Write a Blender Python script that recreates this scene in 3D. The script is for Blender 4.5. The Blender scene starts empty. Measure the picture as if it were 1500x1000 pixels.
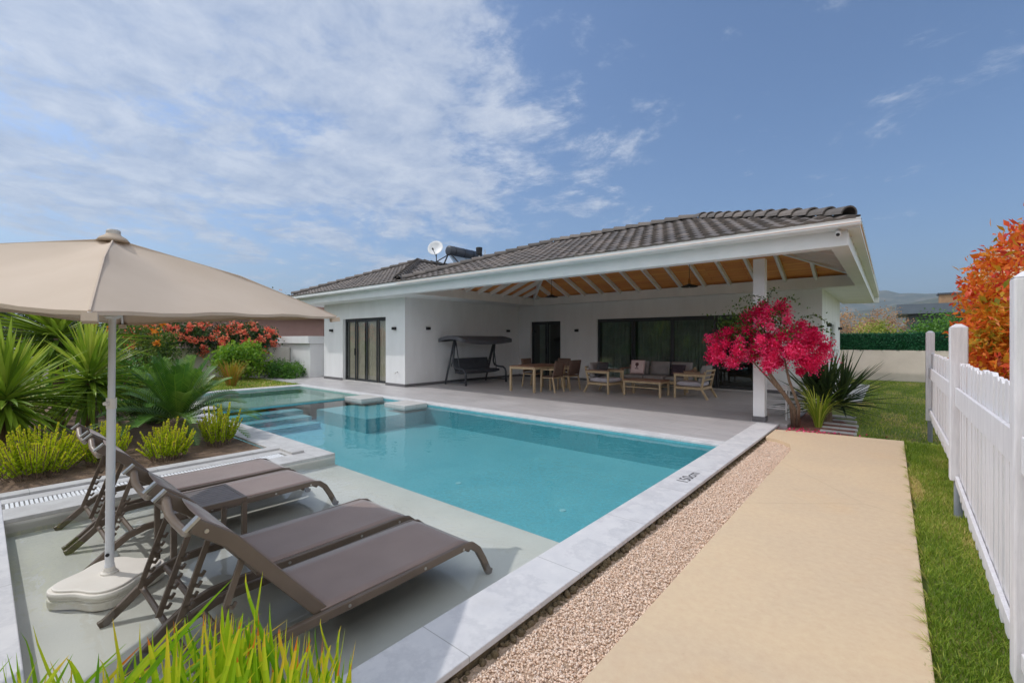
import bpy, math, random
import numpy as np
from mathutils import Vector, Matrix, Euler

random.seed(7); rng = np.random.default_rng(7)
S = bpy.context.scene
C = S.collection
R = math.radians

# ------------------------------------------------------------------ camera, sky, sun, exposure
YAW = R(40.146)
cam = bpy.data.cameras.new("camera"); camo = bpy.data.objects.new("camera", cam); C.objects.link(camo)
camo.location = (0, 0, 1.5); camo.rotation_euler = (R(90), 0, YAW)
cam.sensor_width = 36; cam.lens = 658 / 1500 * 36; cam.shift_y = -2 / 1500
cam.clip_start = 0.05; cam.clip_end = 20000
S.camera = camo
SUN = Vector((-0.75, -0.42, 1.0)).normalized()          # towards the sun
EL = math.asin(SUN.z); AZ = math.atan2(SUN.x, SUN.y)
W = bpy.data.worlds.new("World"); S.world = W; W.use_nodes = True
nt = W.node_tree; nt.nodes.clear()
def N(t, **k):
    n = nt.nodes.new(t)
    for a, b in k.items(): setattr(n, a, b)
    return n
def L(a, b): nt.links.new(a, b)
out = N('ShaderNodeOutputWorld'); bg = N('ShaderNodeBackground'); bg.inputs['Strength'].default_value = 0.13
sky = N('ShaderNodeTexSky', sky_type='NISHITA'); sky.sun_disc = False
sky.sun_elevation = EL; sky.sun_rotation = AZ; sky.altitude = 100; sky.air_density = 1.0; sky.dust_density = 2.6; sky.ozone_density = 2.2
tc = N('ShaderNodeTexCoord'); sep = N('ShaderNodeSeparateXYZ'); L(tc.outputs['Generated'], sep.inputs[0])
def M(op, a, b=None, c=None):
    n = N('ShaderNodeMath', operation=op)
    for i, x in enumerate((a, b, c)):
        if x is None: continue
        if isinstance(x, (int, float)): n.inputs[i].default_value = x
        else: L(x, n.inputs[i])
    return n.outputs[0]
zc = M('ADD', M('MAXIMUM', sep.outputs[2], 0.0), 0.12)
u = M('DIVIDE', sep.outputs[0], zc); v = M('DIVIDE', sep.outputs[1], zc)
cmb = N('ShaderNodeCombineXYZ'); L(u, cmb.inputs[0]); L(v, cmb.inputs[1])
n1 = N('ShaderNodeTexNoise'); n1.inputs['Scale'].default_value = 1.55; n1.inputs['Detail'].default_value = 9; n1.inputs['Roughness'].default_value = 0.68; n1.inputs['Distortion'].default_value = 0.35
L(cmb.outputs[0], n1.inputs['Vector'])
n2 = N('ShaderNodeTexNoise'); n2.inputs['Scale'].default_value = 0.45; n2.inputs['Detail'].default_value = 3
L(cmb.outputs[0], n2.inputs['Vector'])
n3 = N('ShaderNodeTexNoise'); n3.inputs['Scale'].default_value = 5.2; n3.inputs['Detail'].default_value = 10; n3.inputs['Roughness'].default_value = 0.66; n3.inputs['Distortion'].default_value = 0.25
L(cmb.outputs[0], n3.inputs['Vector'])
# the cloud bank lies to the west (image left); azimuth measure east = r.dir / f.dir
fx, fy = -math.sin(YAW), math.cos(YAW)
fd = M('MAXIMUM', M('ADD', M('MULTIPLY', sep.outputs[0], fx), M('MULTIPLY', sep.outputs[1], fy)), 0.05)
rd = M('ADD', M('MULTIPLY', sep.outputs[0], fy), M('MULTIPLY', sep.outputs[1], -fx))
az = M('DIVIDE', rd, fd)
bank = N('ShaderNodeMapRange', interpolation_type='SMOOTHSTEP'); L(az, bank.inputs[0])
bank.inputs[1].default_value = 0.40; bank.inputs[2].default_value = -0.12; bank.inputs[3].default_value = 0.0; bank.inputs[4].default_value = 0.225
low = N('ShaderNodeMapRange', interpolation_type='SMOOTHSTEP'); L(M('DIVIDE', sep.outputs[2], fd), low.inputs[0])
low.inputs[1].default_value = 0.12; low.inputs[2].default_value = 0.42; low.inputs[3].default_value = -0.12; low.inputs[4].default_value = 0.02
dens = M('ADD', M('ADD', M('ADD', M('ADD', M('MULTIPLY', n1.outputs[0], 1.05), M('MULTIPLY', n3.outputs[0], 0.38)), M('MULTIPLY', n2.outputs[0], 0.3)), bank.outputs[0]), low.outputs[0])
cm = N('ShaderNodeMapRange', interpolation_type='SMOOTHSTEP'); L(dens, cm.inputs[0])
cm.inputs[1].default_value = 0.93; cm.inputs[2].default_value = 1.14; cm.inputs[3].default_value = 0; cm.inputs[4].default_value = 0.86
mix = N('ShaderNodeMixRGB'); L(cm.outputs[0], mix.inputs[0])
tint = N('ShaderNodeMixRGB', blend_type='MULTIPLY'); tint.inputs[0].default_value = 1
L(sky.outputs[0], tint.inputs[1]); tint.inputs[2].default_value = (0.75, 0.91, 1.09, 1)
L(tint.outputs[0], mix.inputs[1]); cc_ = N('ShaderNodeMixRGB'); cs_ = N('ShaderNodeMapRange'); L(n3.outputs[0], cs_.inputs[0]); cs_.inputs[1].default_value = 0.35; cs_.inputs[2].default_value = 0.65; L(cs_.outputs[0], cc_.inputs[0])
cc_.inputs[1].default_value = (3.1, 3.75, 5.1, 1); cc_.inputs[2].default_value = (5.3, 5.7, 6.5, 1); L(cc_.outputs[0], mix.inputs[2])
# bright cloud added to the unseen sky behind the camera, to lift the shade
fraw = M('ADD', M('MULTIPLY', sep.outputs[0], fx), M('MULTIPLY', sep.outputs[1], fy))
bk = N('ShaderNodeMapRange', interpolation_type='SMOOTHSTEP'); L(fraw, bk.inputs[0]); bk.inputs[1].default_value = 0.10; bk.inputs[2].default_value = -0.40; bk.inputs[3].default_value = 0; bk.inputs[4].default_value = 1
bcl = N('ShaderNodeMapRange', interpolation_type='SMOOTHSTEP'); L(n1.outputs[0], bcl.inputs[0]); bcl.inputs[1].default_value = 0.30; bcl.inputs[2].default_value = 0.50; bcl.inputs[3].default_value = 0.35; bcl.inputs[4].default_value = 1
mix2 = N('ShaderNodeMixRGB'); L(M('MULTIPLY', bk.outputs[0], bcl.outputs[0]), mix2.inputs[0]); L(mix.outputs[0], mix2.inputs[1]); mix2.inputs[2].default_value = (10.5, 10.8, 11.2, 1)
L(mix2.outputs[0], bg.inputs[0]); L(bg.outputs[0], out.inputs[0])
sl = bpy.data.lights.new("sun", 'SUN'); so = bpy.data.objects.new("sun", sl); C.objects.link(so)
sl.energy = 2.15; sl.angle = R(0.6); sl.color = (1.0, 0.965, 0.925)
so.rotation_euler = SUN.to_track_quat('Z', 'Y').to_euler()
S.view_settings.view_transform = 'Standard'; S.view_settings.look = 'None'
S.view_settings.exposure = 0.0; S.view_settings.gamma = 1; S.view_settings.use_curve_mapping = False

# ------------------------------------------------------------------ helpers: colour, materials
def lin(c): c /= 255.0; return c / 12.92 if c <= 0.04045 else ((c + 0.055) / 1.055) ** 2.4
def rgb(r, g, b): return (lin(r), lin(g), lin(b), 1)
class Mat:
    def __init__(s, name):
        s.m = bpy.data.materials.new(name); s.m.use_nodes = True; s.t = s.m.node_tree; s.t.nodes.clear()
        s.o = s.n('ShaderNodeOutputMaterial')
    def n(s, t, **k):
        n = s.t.nodes.new(t)
        for a, b in k.items():
            if a.startswith('i_'): n.inputs[a[2:].replace('_', ' ')].default_value = b
            else: setattr(n, a, b)
        return n
    def l(s, a, b): s.t.links.new(a, b)
    def coord(s, scale=(1, 1, 1)):
        tc = s.n('ShaderNodeTexCoord'); mp = s.n('ShaderNodeMapping'); s.l(tc.outputs['Object'], mp.inputs[0]); mp.inputs['Scale'].default_value = scale
        return mp.outputs[0]
    def noise(s, vec, scale, detail=4, rough=0.55):
        n = s.n('ShaderNodeTexNoise', i_Scale=scale, i_Detail=detail, i_Roughness=rough); s.l(vec, n.inputs['Vector']); return n.outputs[0]
    def ramp(s, fac, stops):
        r = s.n('ShaderNodeValToRGB'); e = r.color_ramp.elements
        while len(e) < len(stops): e.new(0.5)
        for x, (p, c) in zip(e, stops): x.position = p; x.color = c
        s.l(fac, r.inputs[0]); return r.outputs[0]
    def mixc(s, fac, a, b, bt='MIX'):
        m = s.n('ShaderNodeMixRGB', blend_type=bt)
        for i, x in enumerate((fac, a, b)):
            if isinstance(x, (int, float)): m.inputs[i].default_value = x
            elif isinstance(x, tuple): m.inputs[i].default_value = x
            else: s.l(x, m.inputs[i])
        return m.outputs[0]
    def math(s, op, a, b=0.0):
        m = s.n('ShaderNodeMath', operation=op)
        for i, x in enumerate((a, b)):
            if isinstance(x, (int, float)): m.inputs[i].default_value = x
            else: s.l(x, m.inputs[i])
        return m.outputs[0]
    def bump(s, h, strength=0.3, dist=0.01):
        b = s.n('ShaderNodeBump', i_Strength=strength, i_Distance=dist); s.l(h, b.inputs['Height']); return b.outputs[0]
    def pbr(s, col, rough=0.6, normal=None, metal=0.0, spec=0.5):
        p = s.n('ShaderNodeBsdfPrincipled'); p.inputs['Metallic'].default_value = metal; p.inputs['Specular IOR Level'].default_value = spec
        if isinstance(col, tuple): p.inputs['Base Color'].default_value = col
        else: s.l(col, p.inputs['Base Color'])
        if isinstance(rough, (int, float)): p.inputs['Roughness'].default_value = rough
        else: s.l(rough, p.inputs['Roughness'])
        if normal is not None: s.l(normal, p.inputs['Normal'])
        s.l(p.outputs[0], s.o.inputs[0]); return p
def simple(name, c1, c2=None, scale=4, rough=0.6, bs=60, bstr=0.15, bd=0.004, metal=0.0, spec=0.5, stretch=(1, 1, 1)):
    m = Mat(name); v = m.coord(stretch)
    if c2 is None: c2 = tuple(x * 0.86 for x in c1[:3]) + (1,)
    col = m.ramp(m.noise(v, scale, 6, 0.6), [(0.32, c1), (0.68, c2)])
    m.pbr(col, rough, m.bump(m.noise(v, bs, 5, 0.6), bstr, bd), metal, spec)
    return m.m
def leafmat(name, stops, rough=0.5, trans=0.25, nscale=0.0):
    m = Mat(name); a = m.n('ShaderNodeAttribute', attribute_name='rnd')
    fac = a.outputs['Fac']
    if nscale:
        fac = m.math('ADD', m.math('MULTIPLY', fac, 0.60), m.math('MULTIPLY', m.math('SUBTRACT', m.noise(m.coord(), nscale, 4, 0.6), 0.35), 1.85))
    col = m.ramp(fac, stops)
    p = m.pbr(col, rough, spec=0.35)
    if trans:
        t = m.n('ShaderNodeBsdfTranslucent'); m.l(col, t.inputs[0]); x = m.n('ShaderNodeMixShader'); x.inputs[0].default_value = trans
        m.l(p.outputs[0], x.inputs[1]); m.l(t.outputs[0], x.inputs[2]); m.l(x.outputs[0], m.o.inputs[0])
    return m.m

# ------------------------------------------------------------------ helpers: mesh building and tagging
ORG = {}
def tag(o, label=None, cat=None, group=None, kind=None):
    if label: o['label'] = label
    if cat: o['category'] = cat
    if group: o['group'] = group
    if kind: o['kind'] = kind
    return o
def thing(name, label, cat, loc=(0, 0, 0), rotz=0.0, group=None, local=True):
    o = bpy.data.objects.new(name, None); C.objects.link(o); o.empty_display_size = 0.2
    o.location = loc; o.rotation_euler = (0, 0, rotz)
    ORG[o] = Vector((0, 0, 0)) if local else Vector(loc)
    return tag(o, label, cat, group)
def copy_tree(o, parent=None):
    c = o.copy(); C.objects.link(c); c.parent = parent
    for ch in list(o.children): copy_tree(ch, c)
    return c
def copy_thing(o, label, loc, rotz=None):
    c = copy_tree(o); c.location = loc; c['label'] = label
    if rotz is not None: c.rotation_euler = (0, 0, rotz)
    return c
class MB:
    def __init__(s): s.v = []; s.f = []; s.r = []; s.arr = []
    def add(s, vs, fs, rnd=0.0):
        b = len(s.v); s.v += [tuple(p) for p in vs]; s.f += [tuple(i + b for i in f) for f in fs]; s.r += [rnd] * len(vs); return s
    def quads(s, V, rnd):                       # V (n,4,3) array of separate quads, rnd (n,)
        s.arr.append((np.asarray(V, float), np.asarray(rnd, float))); return s
    def box(s, x0, x1, y0, y1, z0, z1, M_=None):
        p = [Vector((x, y, z)) for z in (z0, z1) for y in (y0, y1) for x in (x0, x1)]
        if M_ is not None: p = [M_ @ q for q in p]
        return s.add(p, [(0, 2, 3, 1), (4, 5, 7, 6), (0, 1, 5, 4), (2, 6, 7, 3), (0, 4, 6, 2), (1, 3, 7, 5)])
    def bar(s, a, b, w, h, up=(0, 0, 1)):      # box beam between two points
        a = Vector(a); b = Vector(b); d = (b - a).normalized(); u = Vector(up)
        sd = d.cross(u)
        if sd.length < 1e-4: sd = d.cross(Vector((1, 0, 0)))
        sd.normalize(); u = sd.cross(d).normalized()
        p = []
        for e in (a, b):
            for q, r in ((-1, -1), (1, -1), (1, 1), (-1, 1)): p.append(e + sd * q * w / 2 + u * r * h / 2)
        return s.add(p, [(0, 1, 2, 3), (7, 6, 5, 4), (0, 4, 5, 1), (1, 5, 6, 2), (2, 6, 7, 3), (3, 7, 4, 0)])
    def tube(s, pts, rad, n=8, caps=True):
        pts = [Vector(p) for p in pts]; k = len(pts)
        if isinstance(rad, (int, float)): rad = [rad] * k
        rings = []; ref = None
        for i in range(k):
            d = (pts[min(i + 1, k - 1)] - pts[max(i - 1, 0)]).normalized()
            if ref is None: ref = Vector((0, 0, 1)) if abs(d.z) < 0.9 else Vector((1, 0, 0))
            a = d.cross(ref).normalized(); ref = a.cross(d).normalized()
            rings.append([pts[i] + (a * math.cos(2 * math.pi * j / n) + ref * math.sin(2 * math.pi * j / n)) * rad[i] for j in range(n)])
        fs = [(i * n + j, i * n + (j + 1) % n, (i + 1) * n + (j + 1) % n, (i + 1) * n + j) for i in range(k - 1) for j in range(n)]
        if caps: fs += [tuple(reversed(range(n))), tuple((k - 1) * n + j for j in range(n))]
        return s.add([p for r in rings for p in r], fs)
    def strip(s, pts, w, h, side=(1, 0, 0)):    # rectangular profile swept along a planar path, 'side' normal to the plane
        pts = [Vector(p) for p in pts]; sd = Vector(side).normalized(); k = len(pts); vs = []
        for i in range(k):
            d = (pts[min(i + 1, k - 1)] - pts[max(i - 1, 0)]).normalized(); u = sd.cross(d).normalized()
            for q, r in ((-1, -1), (1, -1), (1, 1), (-1, 1)): vs.append(pts[i] + sd * q * w / 2 + u * r * h / 2)
        fs = [(i * 4 + j, i * 4 + (j + 1) % 4, (i + 1) * 4 + (j + 1) % 4, (i + 1) * 4 + j) for i in range(k - 1) for j in range(4)]
        fs += [(3, 2, 1, 0), tuple((k - 1) * 4 + j for j in range(4))]
        return s.add(vs, fs)
    def prism(s, poly, z0, z1, M_=None):
        n = len(poly); p = [Vector((x, y, z0)) for x, y in poly] + [Vector((x, y, z1)) for x, y in poly]
        if M_ is not None: p = [M_ @ q for q in p]
        return s.add(p, [tuple(reversed(range(n))), tuple(range(n, 2 * n))] + [(i, (i + 1) % n, n + (i + 1) % n, n + i) for i in range(n)])
    def lathe(s, prof, n=16, cx=0, cy=0, M_=None):
        vs = []
        for r, z in prof:
            for j in range(n):
                a = 2 * math.pi * j / n; p = Vector((cx + r * math.cos(a), cy + r * math.sin(a), z)); vs.append(M_ @ p if M_ is not None else p)
        k = len(prof)
        fs = [(i * n + j, i * n + (j + 1) % n, (i + 1) * n + (j + 1) % n, (i + 1) * n + j) for i in range(k - 1) for j in range(n)]
        return s.add(vs, fs + [tuple(reversed(range(n))), tuple((k - 1) * n + j for j in range(n))])
    def cushion(s, cx, cy, cz, sx, sy, sz, M_=None, n=6, puff=0.5):   # pillow: rounded block
        vs = []; fs = []
        g = [-1 + 2 * i / n for i in range(n + 1)]
        for sgn in (1, -1):
            b = len(vs)
            for a in g:
                for c in g:
                    h = (1 - abs(a) ** 4) * (1 - abs(c) ** 4); k = 1 - 0.05 * (1 - h)
                    p = Vector((cx + a * k * sx / 2, cy + c * k * sy / 2, cz + sgn * sz / 2 * (1 - puff + puff * h ** 0.5)))
                    vs.append(M_ @ p if M_ is not None else p)
            for i in range(n):
                for j in range(n):
                    q = (b + i * (n + 1) + j, b + (i + 1) * (n + 1) + j, b + (i + 1) * (n + 1) + j + 1, b + i * (n + 1) + j + 1)
                    fs.append(q if sgn == 1 else tuple(reversed(q)))
        m = (n + 1) ** 2
        edge = [i * (n + 1) for i in range(n)] + [n * (n + 1) + j for j in range(n)] + [(n - i) * (n + 1) + n for i in range(n)] + [n - j for j in range(n)]
        for i in range(len(edge)):
            a, c = edge[i], edge[(i + 1) % len(edge)]; fs.append((a, m + a, m + c, c))
        return s.add(vs, fs)
    def build(s, name, mat, parent=None, smooth=False, bevel=0.0, base=None, segs=2):
        V = np.array(s.v, float).reshape(-1, 3); F = list(s.f); Rr = np.array(s.r, float)
        nb = len(V); qa = []
        for A, r in s.arr:
            qa.append(np.arange(A.shape[0] * 4).reshape(-1, 4) + nb); nb += A.shape[0] * 4
            V = np.vstack([V, A.reshape(-1, 3)]); Rr = np.concatenate([Rr, np.repeat(r, 4)])
        lo, hi = V.min(0), V.max(0)
        if parent is None: o0 = np.array([(lo[0] + hi[0]) / 2, (lo[1] + hi[1]) / 2, lo[2]]) if base is None else np.array(base, float)
        else: o0 = (lo + hi) / 2
        me = bpy.data.meshes.new(name)
        Vl = V - o0
        if qa:
            Q = np.vstack(qa); lens = np.array([len(f) for f in F] + [4] * len(Q)); loops = np.concatenate([np.array([i for f in F for i in f], int), Q.ravel()])
            me.vertices.add(len(Vl)); me.vertices.foreach_set('co', Vl.ravel())
            me.loops.add(len(loops)); me.loops.foreach_set('vertex_index', loops.astype(np.int32))
            me.polygons.add(len(lens)); st = np.concatenate([[0], np.cumsum(lens)[:-1]]); me.polygons.foreach_set('loop_start', st.astype(np.int32)); me.polygons.foreach_set('loop_total', lens.astype(np.int32))
            me.update(calc_edges=True); me.validate()
        else: me.from_pydata(Vl.tolist(), [], F)
        if Rr.any():
            at = me.attributes.new('rnd', 'FLOAT', 'POINT'); at.data.foreach_set('value', Rr)
        for m in (mat if isinstance(mat, (list, tuple)) else [mat]): me.materials.append(m)
        if smooth: me.polygons.foreach_set('use_smooth', [True] * len(me.polygons))
        me.update()
        o = bpy.data.objects.new(name, me); C.objects.link(o); ORG[o] = Vector(o0)
        if parent is not None: o.parent = parent; o.location = Vector(o0) - ORG[parent]
        else: o.location = o0
        if bevel:
            b = o.modifiers.new('bevel', 'BEVEL'); b.width = bevel; b.segments = segs; b.limit_method = 'ANGLE'; b.angle_limit = R(40)
        return o

def norm(a): return a / np.maximum(np.linalg.norm(a, axis=-1, keepdims=True), 1e-9)
def leaves(mb, P, length, width, up=0.3, rnd=None, D=None, fold=0.0):   # rhombic leaves at points P
    n = len(P); d = norm(rng.normal(size=(n, 3)) + np.array([0, 0, up])) if D is None else norm(D)
    sd = norm(np.cross(d, norm(rng.normal(size=(n, 3)))))
    nn = np.cross(d, sd)
    Ln = length * rng.uniform(0.65, 1.3, (n, 1)); Wn = width * rng.uniform(0.7, 1.3, (n, 1))
    V = np.stack([P, P + d * Ln * 0.5 + sd * Wn * 0.5 + nn * Ln * 0.08, P + d * Ln, P + d * Ln * 0.5 - sd * Wn * 0.5 + nn * Ln * 0.08], 1)
    mb.quads(V, np.clip(rng.uniform(0.02, 1, n) if rnd is None else rnd, 0.01, 1)); return mb
def clumps(center, rad, m, n, spread, shell=0.55, zmin=None):       # n points in m clumps inside an ellipsoid
    d = norm(rng.normal(size=(m, 3))); rr = rng.uniform(shell, 1, (m, 1)) ** 0.7
    c = np.array(center) + d * rr * np.array(rad)
    k = rng.integers(0, m, n); P = c[k] + rng.normal(size=(n, 3)) * spread * rng.uniform(0.5, 1.3, (m, 1))[k]
    if zmin is not None: P[:, 2] = np.maximum(P[:, 2], zmin + rng.uniform(0, 0.03, n))
    cr = rng.uniform(0, 1, m)[k]
    return P, cr
def blade(mb, a, b, c, w, side=None, seg=6, rnd=0.5, fold=0.35, tipw=0.02, rnd2=None):  # strap leaf along a quadratic curve a-b-c
    a, b, c = (np.array(x, float) for x in (a, b, c)); t = np.linspace(0, 1, seg + 1)[:, None]
    p = (1 - t) ** 2 * a + 2 * t * (1 - t) * b + t * t * c; d = norm(np.gradient(p, axis=0))
    ax = (np.array([0.0, 0.0, 1.0]) if side is None else np.array(side, float)) + 0.001
    sd = norm(np.cross(d, ax)); nn = np.cross(sd, d)
    ww = w * np.maximum(np.minimum(1, 0.55 + 1.6 * t), 0) * np.maximum(1 - t ** 2.6, tipw) / 2
    l = p - sd * ww + nn * ww * fold; r = p + sd * ww + nn * ww * fold
    V = []
    for i in range(seg):
        V.append((l[i], p[i], p[i + 1], l[i + 1])); V.append((p[i], r[i], r[i + 1], p[i + 1]))
    rr = np.full(2 * seg, max(rnd, 0.01))
    if rnd2 is not None: rr = np.repeat(rnd + (rnd2 - rnd) * np.clip((np.arange(seg) / (seg - 1) - .62) / .38, 0, 1), 2)
    mb.quads(np.array(V), rr)

# ------------------------------------------------------------------ materials
def mk_plaster():
    m = Mat('white_plaster'); a = m.noise(m.coord((1.6, 1.6, .35)), 1.3, 7, .65); b = m.noise(m.coord(), 0.7, 5, .6)
    c = m.mixc(.5, m.ramp(a, [(.34, rgb(236, 236, 236)), (.72, rgb(214, 213, 212))]), m.ramp(b, [(.3, rgb(234, 234, 235)), (.7, rgb(222, 221, 220))]))
    m.pbr(c, .86, m.bump(m.noise(m.coord(), 70, 6, .7), .22, .005)); return m.m
white = mk_plaster()
whitep = simple('white_paint', rgb(236, 236, 236), rgb(226, 227, 228), 2.0, 0.45, 40, 0.06, 0.003)
fencep = simple('white_fence_paint', rgb(232, 229, 231), rgb(212, 209, 212), 9, 0.55, 30, 0.25, 0.004, stretch=(6, 6, 0.6))
skirt = simple('grey_skirting', rgb(110, 108, 110), None, 5, 0.6)
def mk_terrace():
    m = Mat('grey_terrace_tile'); v = m.coord()
    br = m.n('ShaderNodeTexBrick', offset=0.5, i_Scale=1.0, i_Mortar_Size=0.004, i_Brick_Width=1.2, i_Row_Height=0.6); m.l(v, br.inputs['Vector'])
    br.inputs['Color1'].default_value = (0.45, 0.45, 0.45, 1); br.inputs['Color2'].default_value = (0.62, 0.62, 0.62, 1); br.inputs['Mortar'].default_value = (0.1, 0.1, 0.1, 1)
    vs = m.coord((0.6, 5, 1)); nz = m.noise(vs, 3.0, 8, 0.65)
    base = m.ramp(nz, [(0.3, rgb(166, 162, 163)), (0.7, rgb(190, 186, 186))])
    col = m.mixc(0.35, base, br.outputs['Color'], 'OVERLAY')
    st = m.noise(m.coord(), 1.3, 5, 0.7); rg = m.ramp(st, [(0.35, (0.32,) * 3 + (1,)), (0.65, (0.5,) * 3 + (1,))])
    m.pbr(col, rg, m.bump(br.outputs['Fac'], 0.4, -0.002), spec=0.4); return m.m
terr = mk_terrace()
def mk_marble(name, a, b, vein, sx=1.0):
    m = Mat(name); v = m.coord((1, 1, 1))
    w = m.noise(v, 2.2 * sx, 9, 0.68); vein_f = m.ramp(w, [(0.40, (0, 0, 0, 1)), (0.47, (1, 1, 1, 1)), (0.52, (0, 0, 0, 1))])
    n = m.noise(v, 7, 6, 0.6); base = m.ramp(n, [(0.3, a), (0.7, b)])
    col = m.mixc(m.math('MULTIPLY', vein_f, 0.28), base, vein)
    br = m.n('ShaderNodeTexBrick', offset=0.0, i_Scale=1.0, i_Mortar_Size=0.003, i_Brick_Width=6.0, i_Row_Height=1.0); m.l(v, br.inputs['Vector'])
    col = m.mixc(m.math('MULTIPLY', br.outputs['Fac'], 0.55), col, rgb(120, 118, 114))
    st = m.noise(v, 1.1, 6, 0.7); col = m.mixc(m.ramp(st, [(0.60, (0, 0, 0, 1)), (0.80, (0.25, 0.25, 0.25, 1))]), col, rgb(150, 145, 138))
    m.pbr(col, 0.55, m.bump(n, 0.08, 0.004)); return m.m
marble = mk_marble('pale_marble', rgb(216, 214, 214), rgb(203, 202, 204), rgb(160, 160, 166))
deckm = mk_marble('pale_deck_stone', rgb(200, 198, 195), rgb(184, 181, 178), rgb(160, 155, 150), 0.7)
stoneedge = simple('brown_stone_edge', rgb(150, 132, 112), rgb(110, 98, 84), 20, 0.8)
def mk_path():
    m = Mat('tan_concrete'); v = m.coord()
    big = m.noise(v, 0.55, 5, 0.6); sm = m.noise(v, 22, 8, 0.7)
    c = m.ramp(big, [(0.3, rgb(217, 191, 156)), (0.55, rgb(208, 184, 154)), (0.75, rgb(214, 183, 144))])
    c = m.mixc(0.5, c, m.ramp(sm, [(0.3, (0.42, 0.42, 0.42, 1)), (0.7, (0.58, 0.58, 0.58, 1))]), 'OVERLAY')
    vo = m.n('ShaderNodeTexVoronoi', feature='DISTANCE_TO_EDGE', i_Scale=0.26, i_Randomness=1.0)
    wv = m.n('ShaderNodeMixRGB', blend_type='ADD'); wv.inputs[0].default_value = 0.03; m.l(v, wv.inputs[1])
    nc = m.n('ShaderNodeTexNoise', i_Scale=6.0, i_Detail=6.0); m.l(v, nc.inputs['Vector']); m.l(nc.outputs['Color'], wv.inputs[2]); m.l(wv.outputs[0], vo.inputs['Vector'])
    crack = m.ramp(vo.outputs['Distance'], [(0.0, (0.16, 0.16, 0.16, 1)), (0.0012, (0, 0, 0, 1))])
    c = m.mixc(crack, c, rgb(150, 122, 92))
    c = m.mixc(m.ramp(m.noise(v, 34, 3, 0.6), [(0.70, (0, 0, 0, 1)), (0.76, (0.35, 0.35, 0.35, 1))]), c, rgb(176, 152, 124))
    stain = m.ramp(m.noise(v, 1.7, 7, 0.75), [(0.60, (0, 0, 0, 1)), (0.78, (0.5, 0.5, 0.5, 1))]); c = m.mixc(stain, c, rgb(190, 168, 142))
    m.pbr(c, 0.85, m.bump(m.noise(v, 160, 5, 0.7), 0.10, 0.002)); return m.m
pathm = mk_path()
def mk_pool(name, a, b, grid=True):
    m = Mat(name); v = m.coord()
    c = m.ramp(m.noise(v, 1.4, 5, 0.6), [(0.3, a), (0.7, b)])
    if grid:
        c = m.mixc(0.45, c, m.ramp(m.noise(v, 26, 4, 0.85), [(0.3, (0.30, 0.30, 0.30, 1)), (0.7, (0.70, 0.70, 0.70, 1))]), 'OVERLAY')
    m.pbr(c, 0.5); return m.m
mosaic = mk_pool('turquoise_mosaic', rgb(106, 180, 190), rgb(94, 171, 183))
kidsm = mk_pool('pale_green_mosaic', rgb(150, 184, 176), rgb(134, 172, 166))
shelfm = mk_pool('grey_shelf_plaster', rgb(216, 213, 205), rgb(203, 201, 194), False)
def mk_water():
    m = Mat('pool_water_surface'); v = m.coord()
    n = m.math('ADD', m.noise(v, 2.2, 3, 0.5), m.math('MULTIPLY', m.noise(v, 9.0, 2, 0.5), 0.25)); nm = m.bump(n, 0.20, 0.03)
    fr = m.n('ShaderNodeFresnel', i_IOR=1.30); m.l(nm, fr.inputs['Normal'])
    tr = m.n('ShaderNodeBsdfTransparent'); tr.inputs[0].default_value = (0.965, 0.99, 0.985, 1)
    gl = m.n('ShaderNodeBsdfGlossy', i_Roughness=0.015); m.l(nm, gl.inputs['Normal'])
    x = m.n('ShaderNodeMixShader'); m.l(fr.outputs[0], x.inputs[0]); m.l(tr.outputs[0], x.inputs[1]); m.l(gl.outputs[0], x.inputs[2]); m.l(x.outputs[0], m.o.inputs[0]); return m.m
water = mk_water()
def mk_glass(name, tint, base):
    m = Mat(name); fr = m.n('ShaderNodeLayerWeight', i_Blend=0.5)
    f = m.math('ADD', m.math('MULTIPLY', m.math('POWER', fr.outputs['Facing'], 4.0), 0.85), base)
    tr = m.n('ShaderNodeBsdfTransparent'); tr.inputs[0].default_value = tint; gl = m.n('ShaderNodeBsdfGlossy', i_Roughness=0.01); gl.inputs[0].default_value = (0.9, 0.95, 0.92, 1)
    x = m.n('ShaderNodeMixShader'); m.l(f, x.inputs[0]); m.l(tr.outputs[0], x.inputs[1]); m.l(gl.outputs[0], x.inputs[2]); m.l(x.outputs[0], m.o.inputs[0]); return m.m
glass = mk_glass('window_glass', (0.66, 0.74, 0.69, 1), 0.08); clearg = mk_glass('clear_window_glass', (0.85, 0.88, 0.86, 1), 0.06)
roofm = Mat('dark_roof_tile'); _v = roofm.coord()
_a = roofm.n('ShaderNodeAttribute', attribute_name='rnd')
_c = roofm.ramp(_a.outputs['Fac'], [(0.0, rgb(92, 86, 82)), (0.5, rgb(108, 100, 95)), (1.0, rgb(126, 115, 107))])
_c = roofm.mixc(0.5, _c, roofm.ramp(roofm.noise(_v, 14, 6, 0.7), [(0.3, (0.38,) * 3 + (1,)), (0.72, (0.62,) * 3 + (1,))]), 'OVERLAY')
roofm.pbr(_c, 0.7, roofm.bump(roofm.noise(_v, 90, 4), 0.2, 0.003)); roofm = roofm.m
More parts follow.
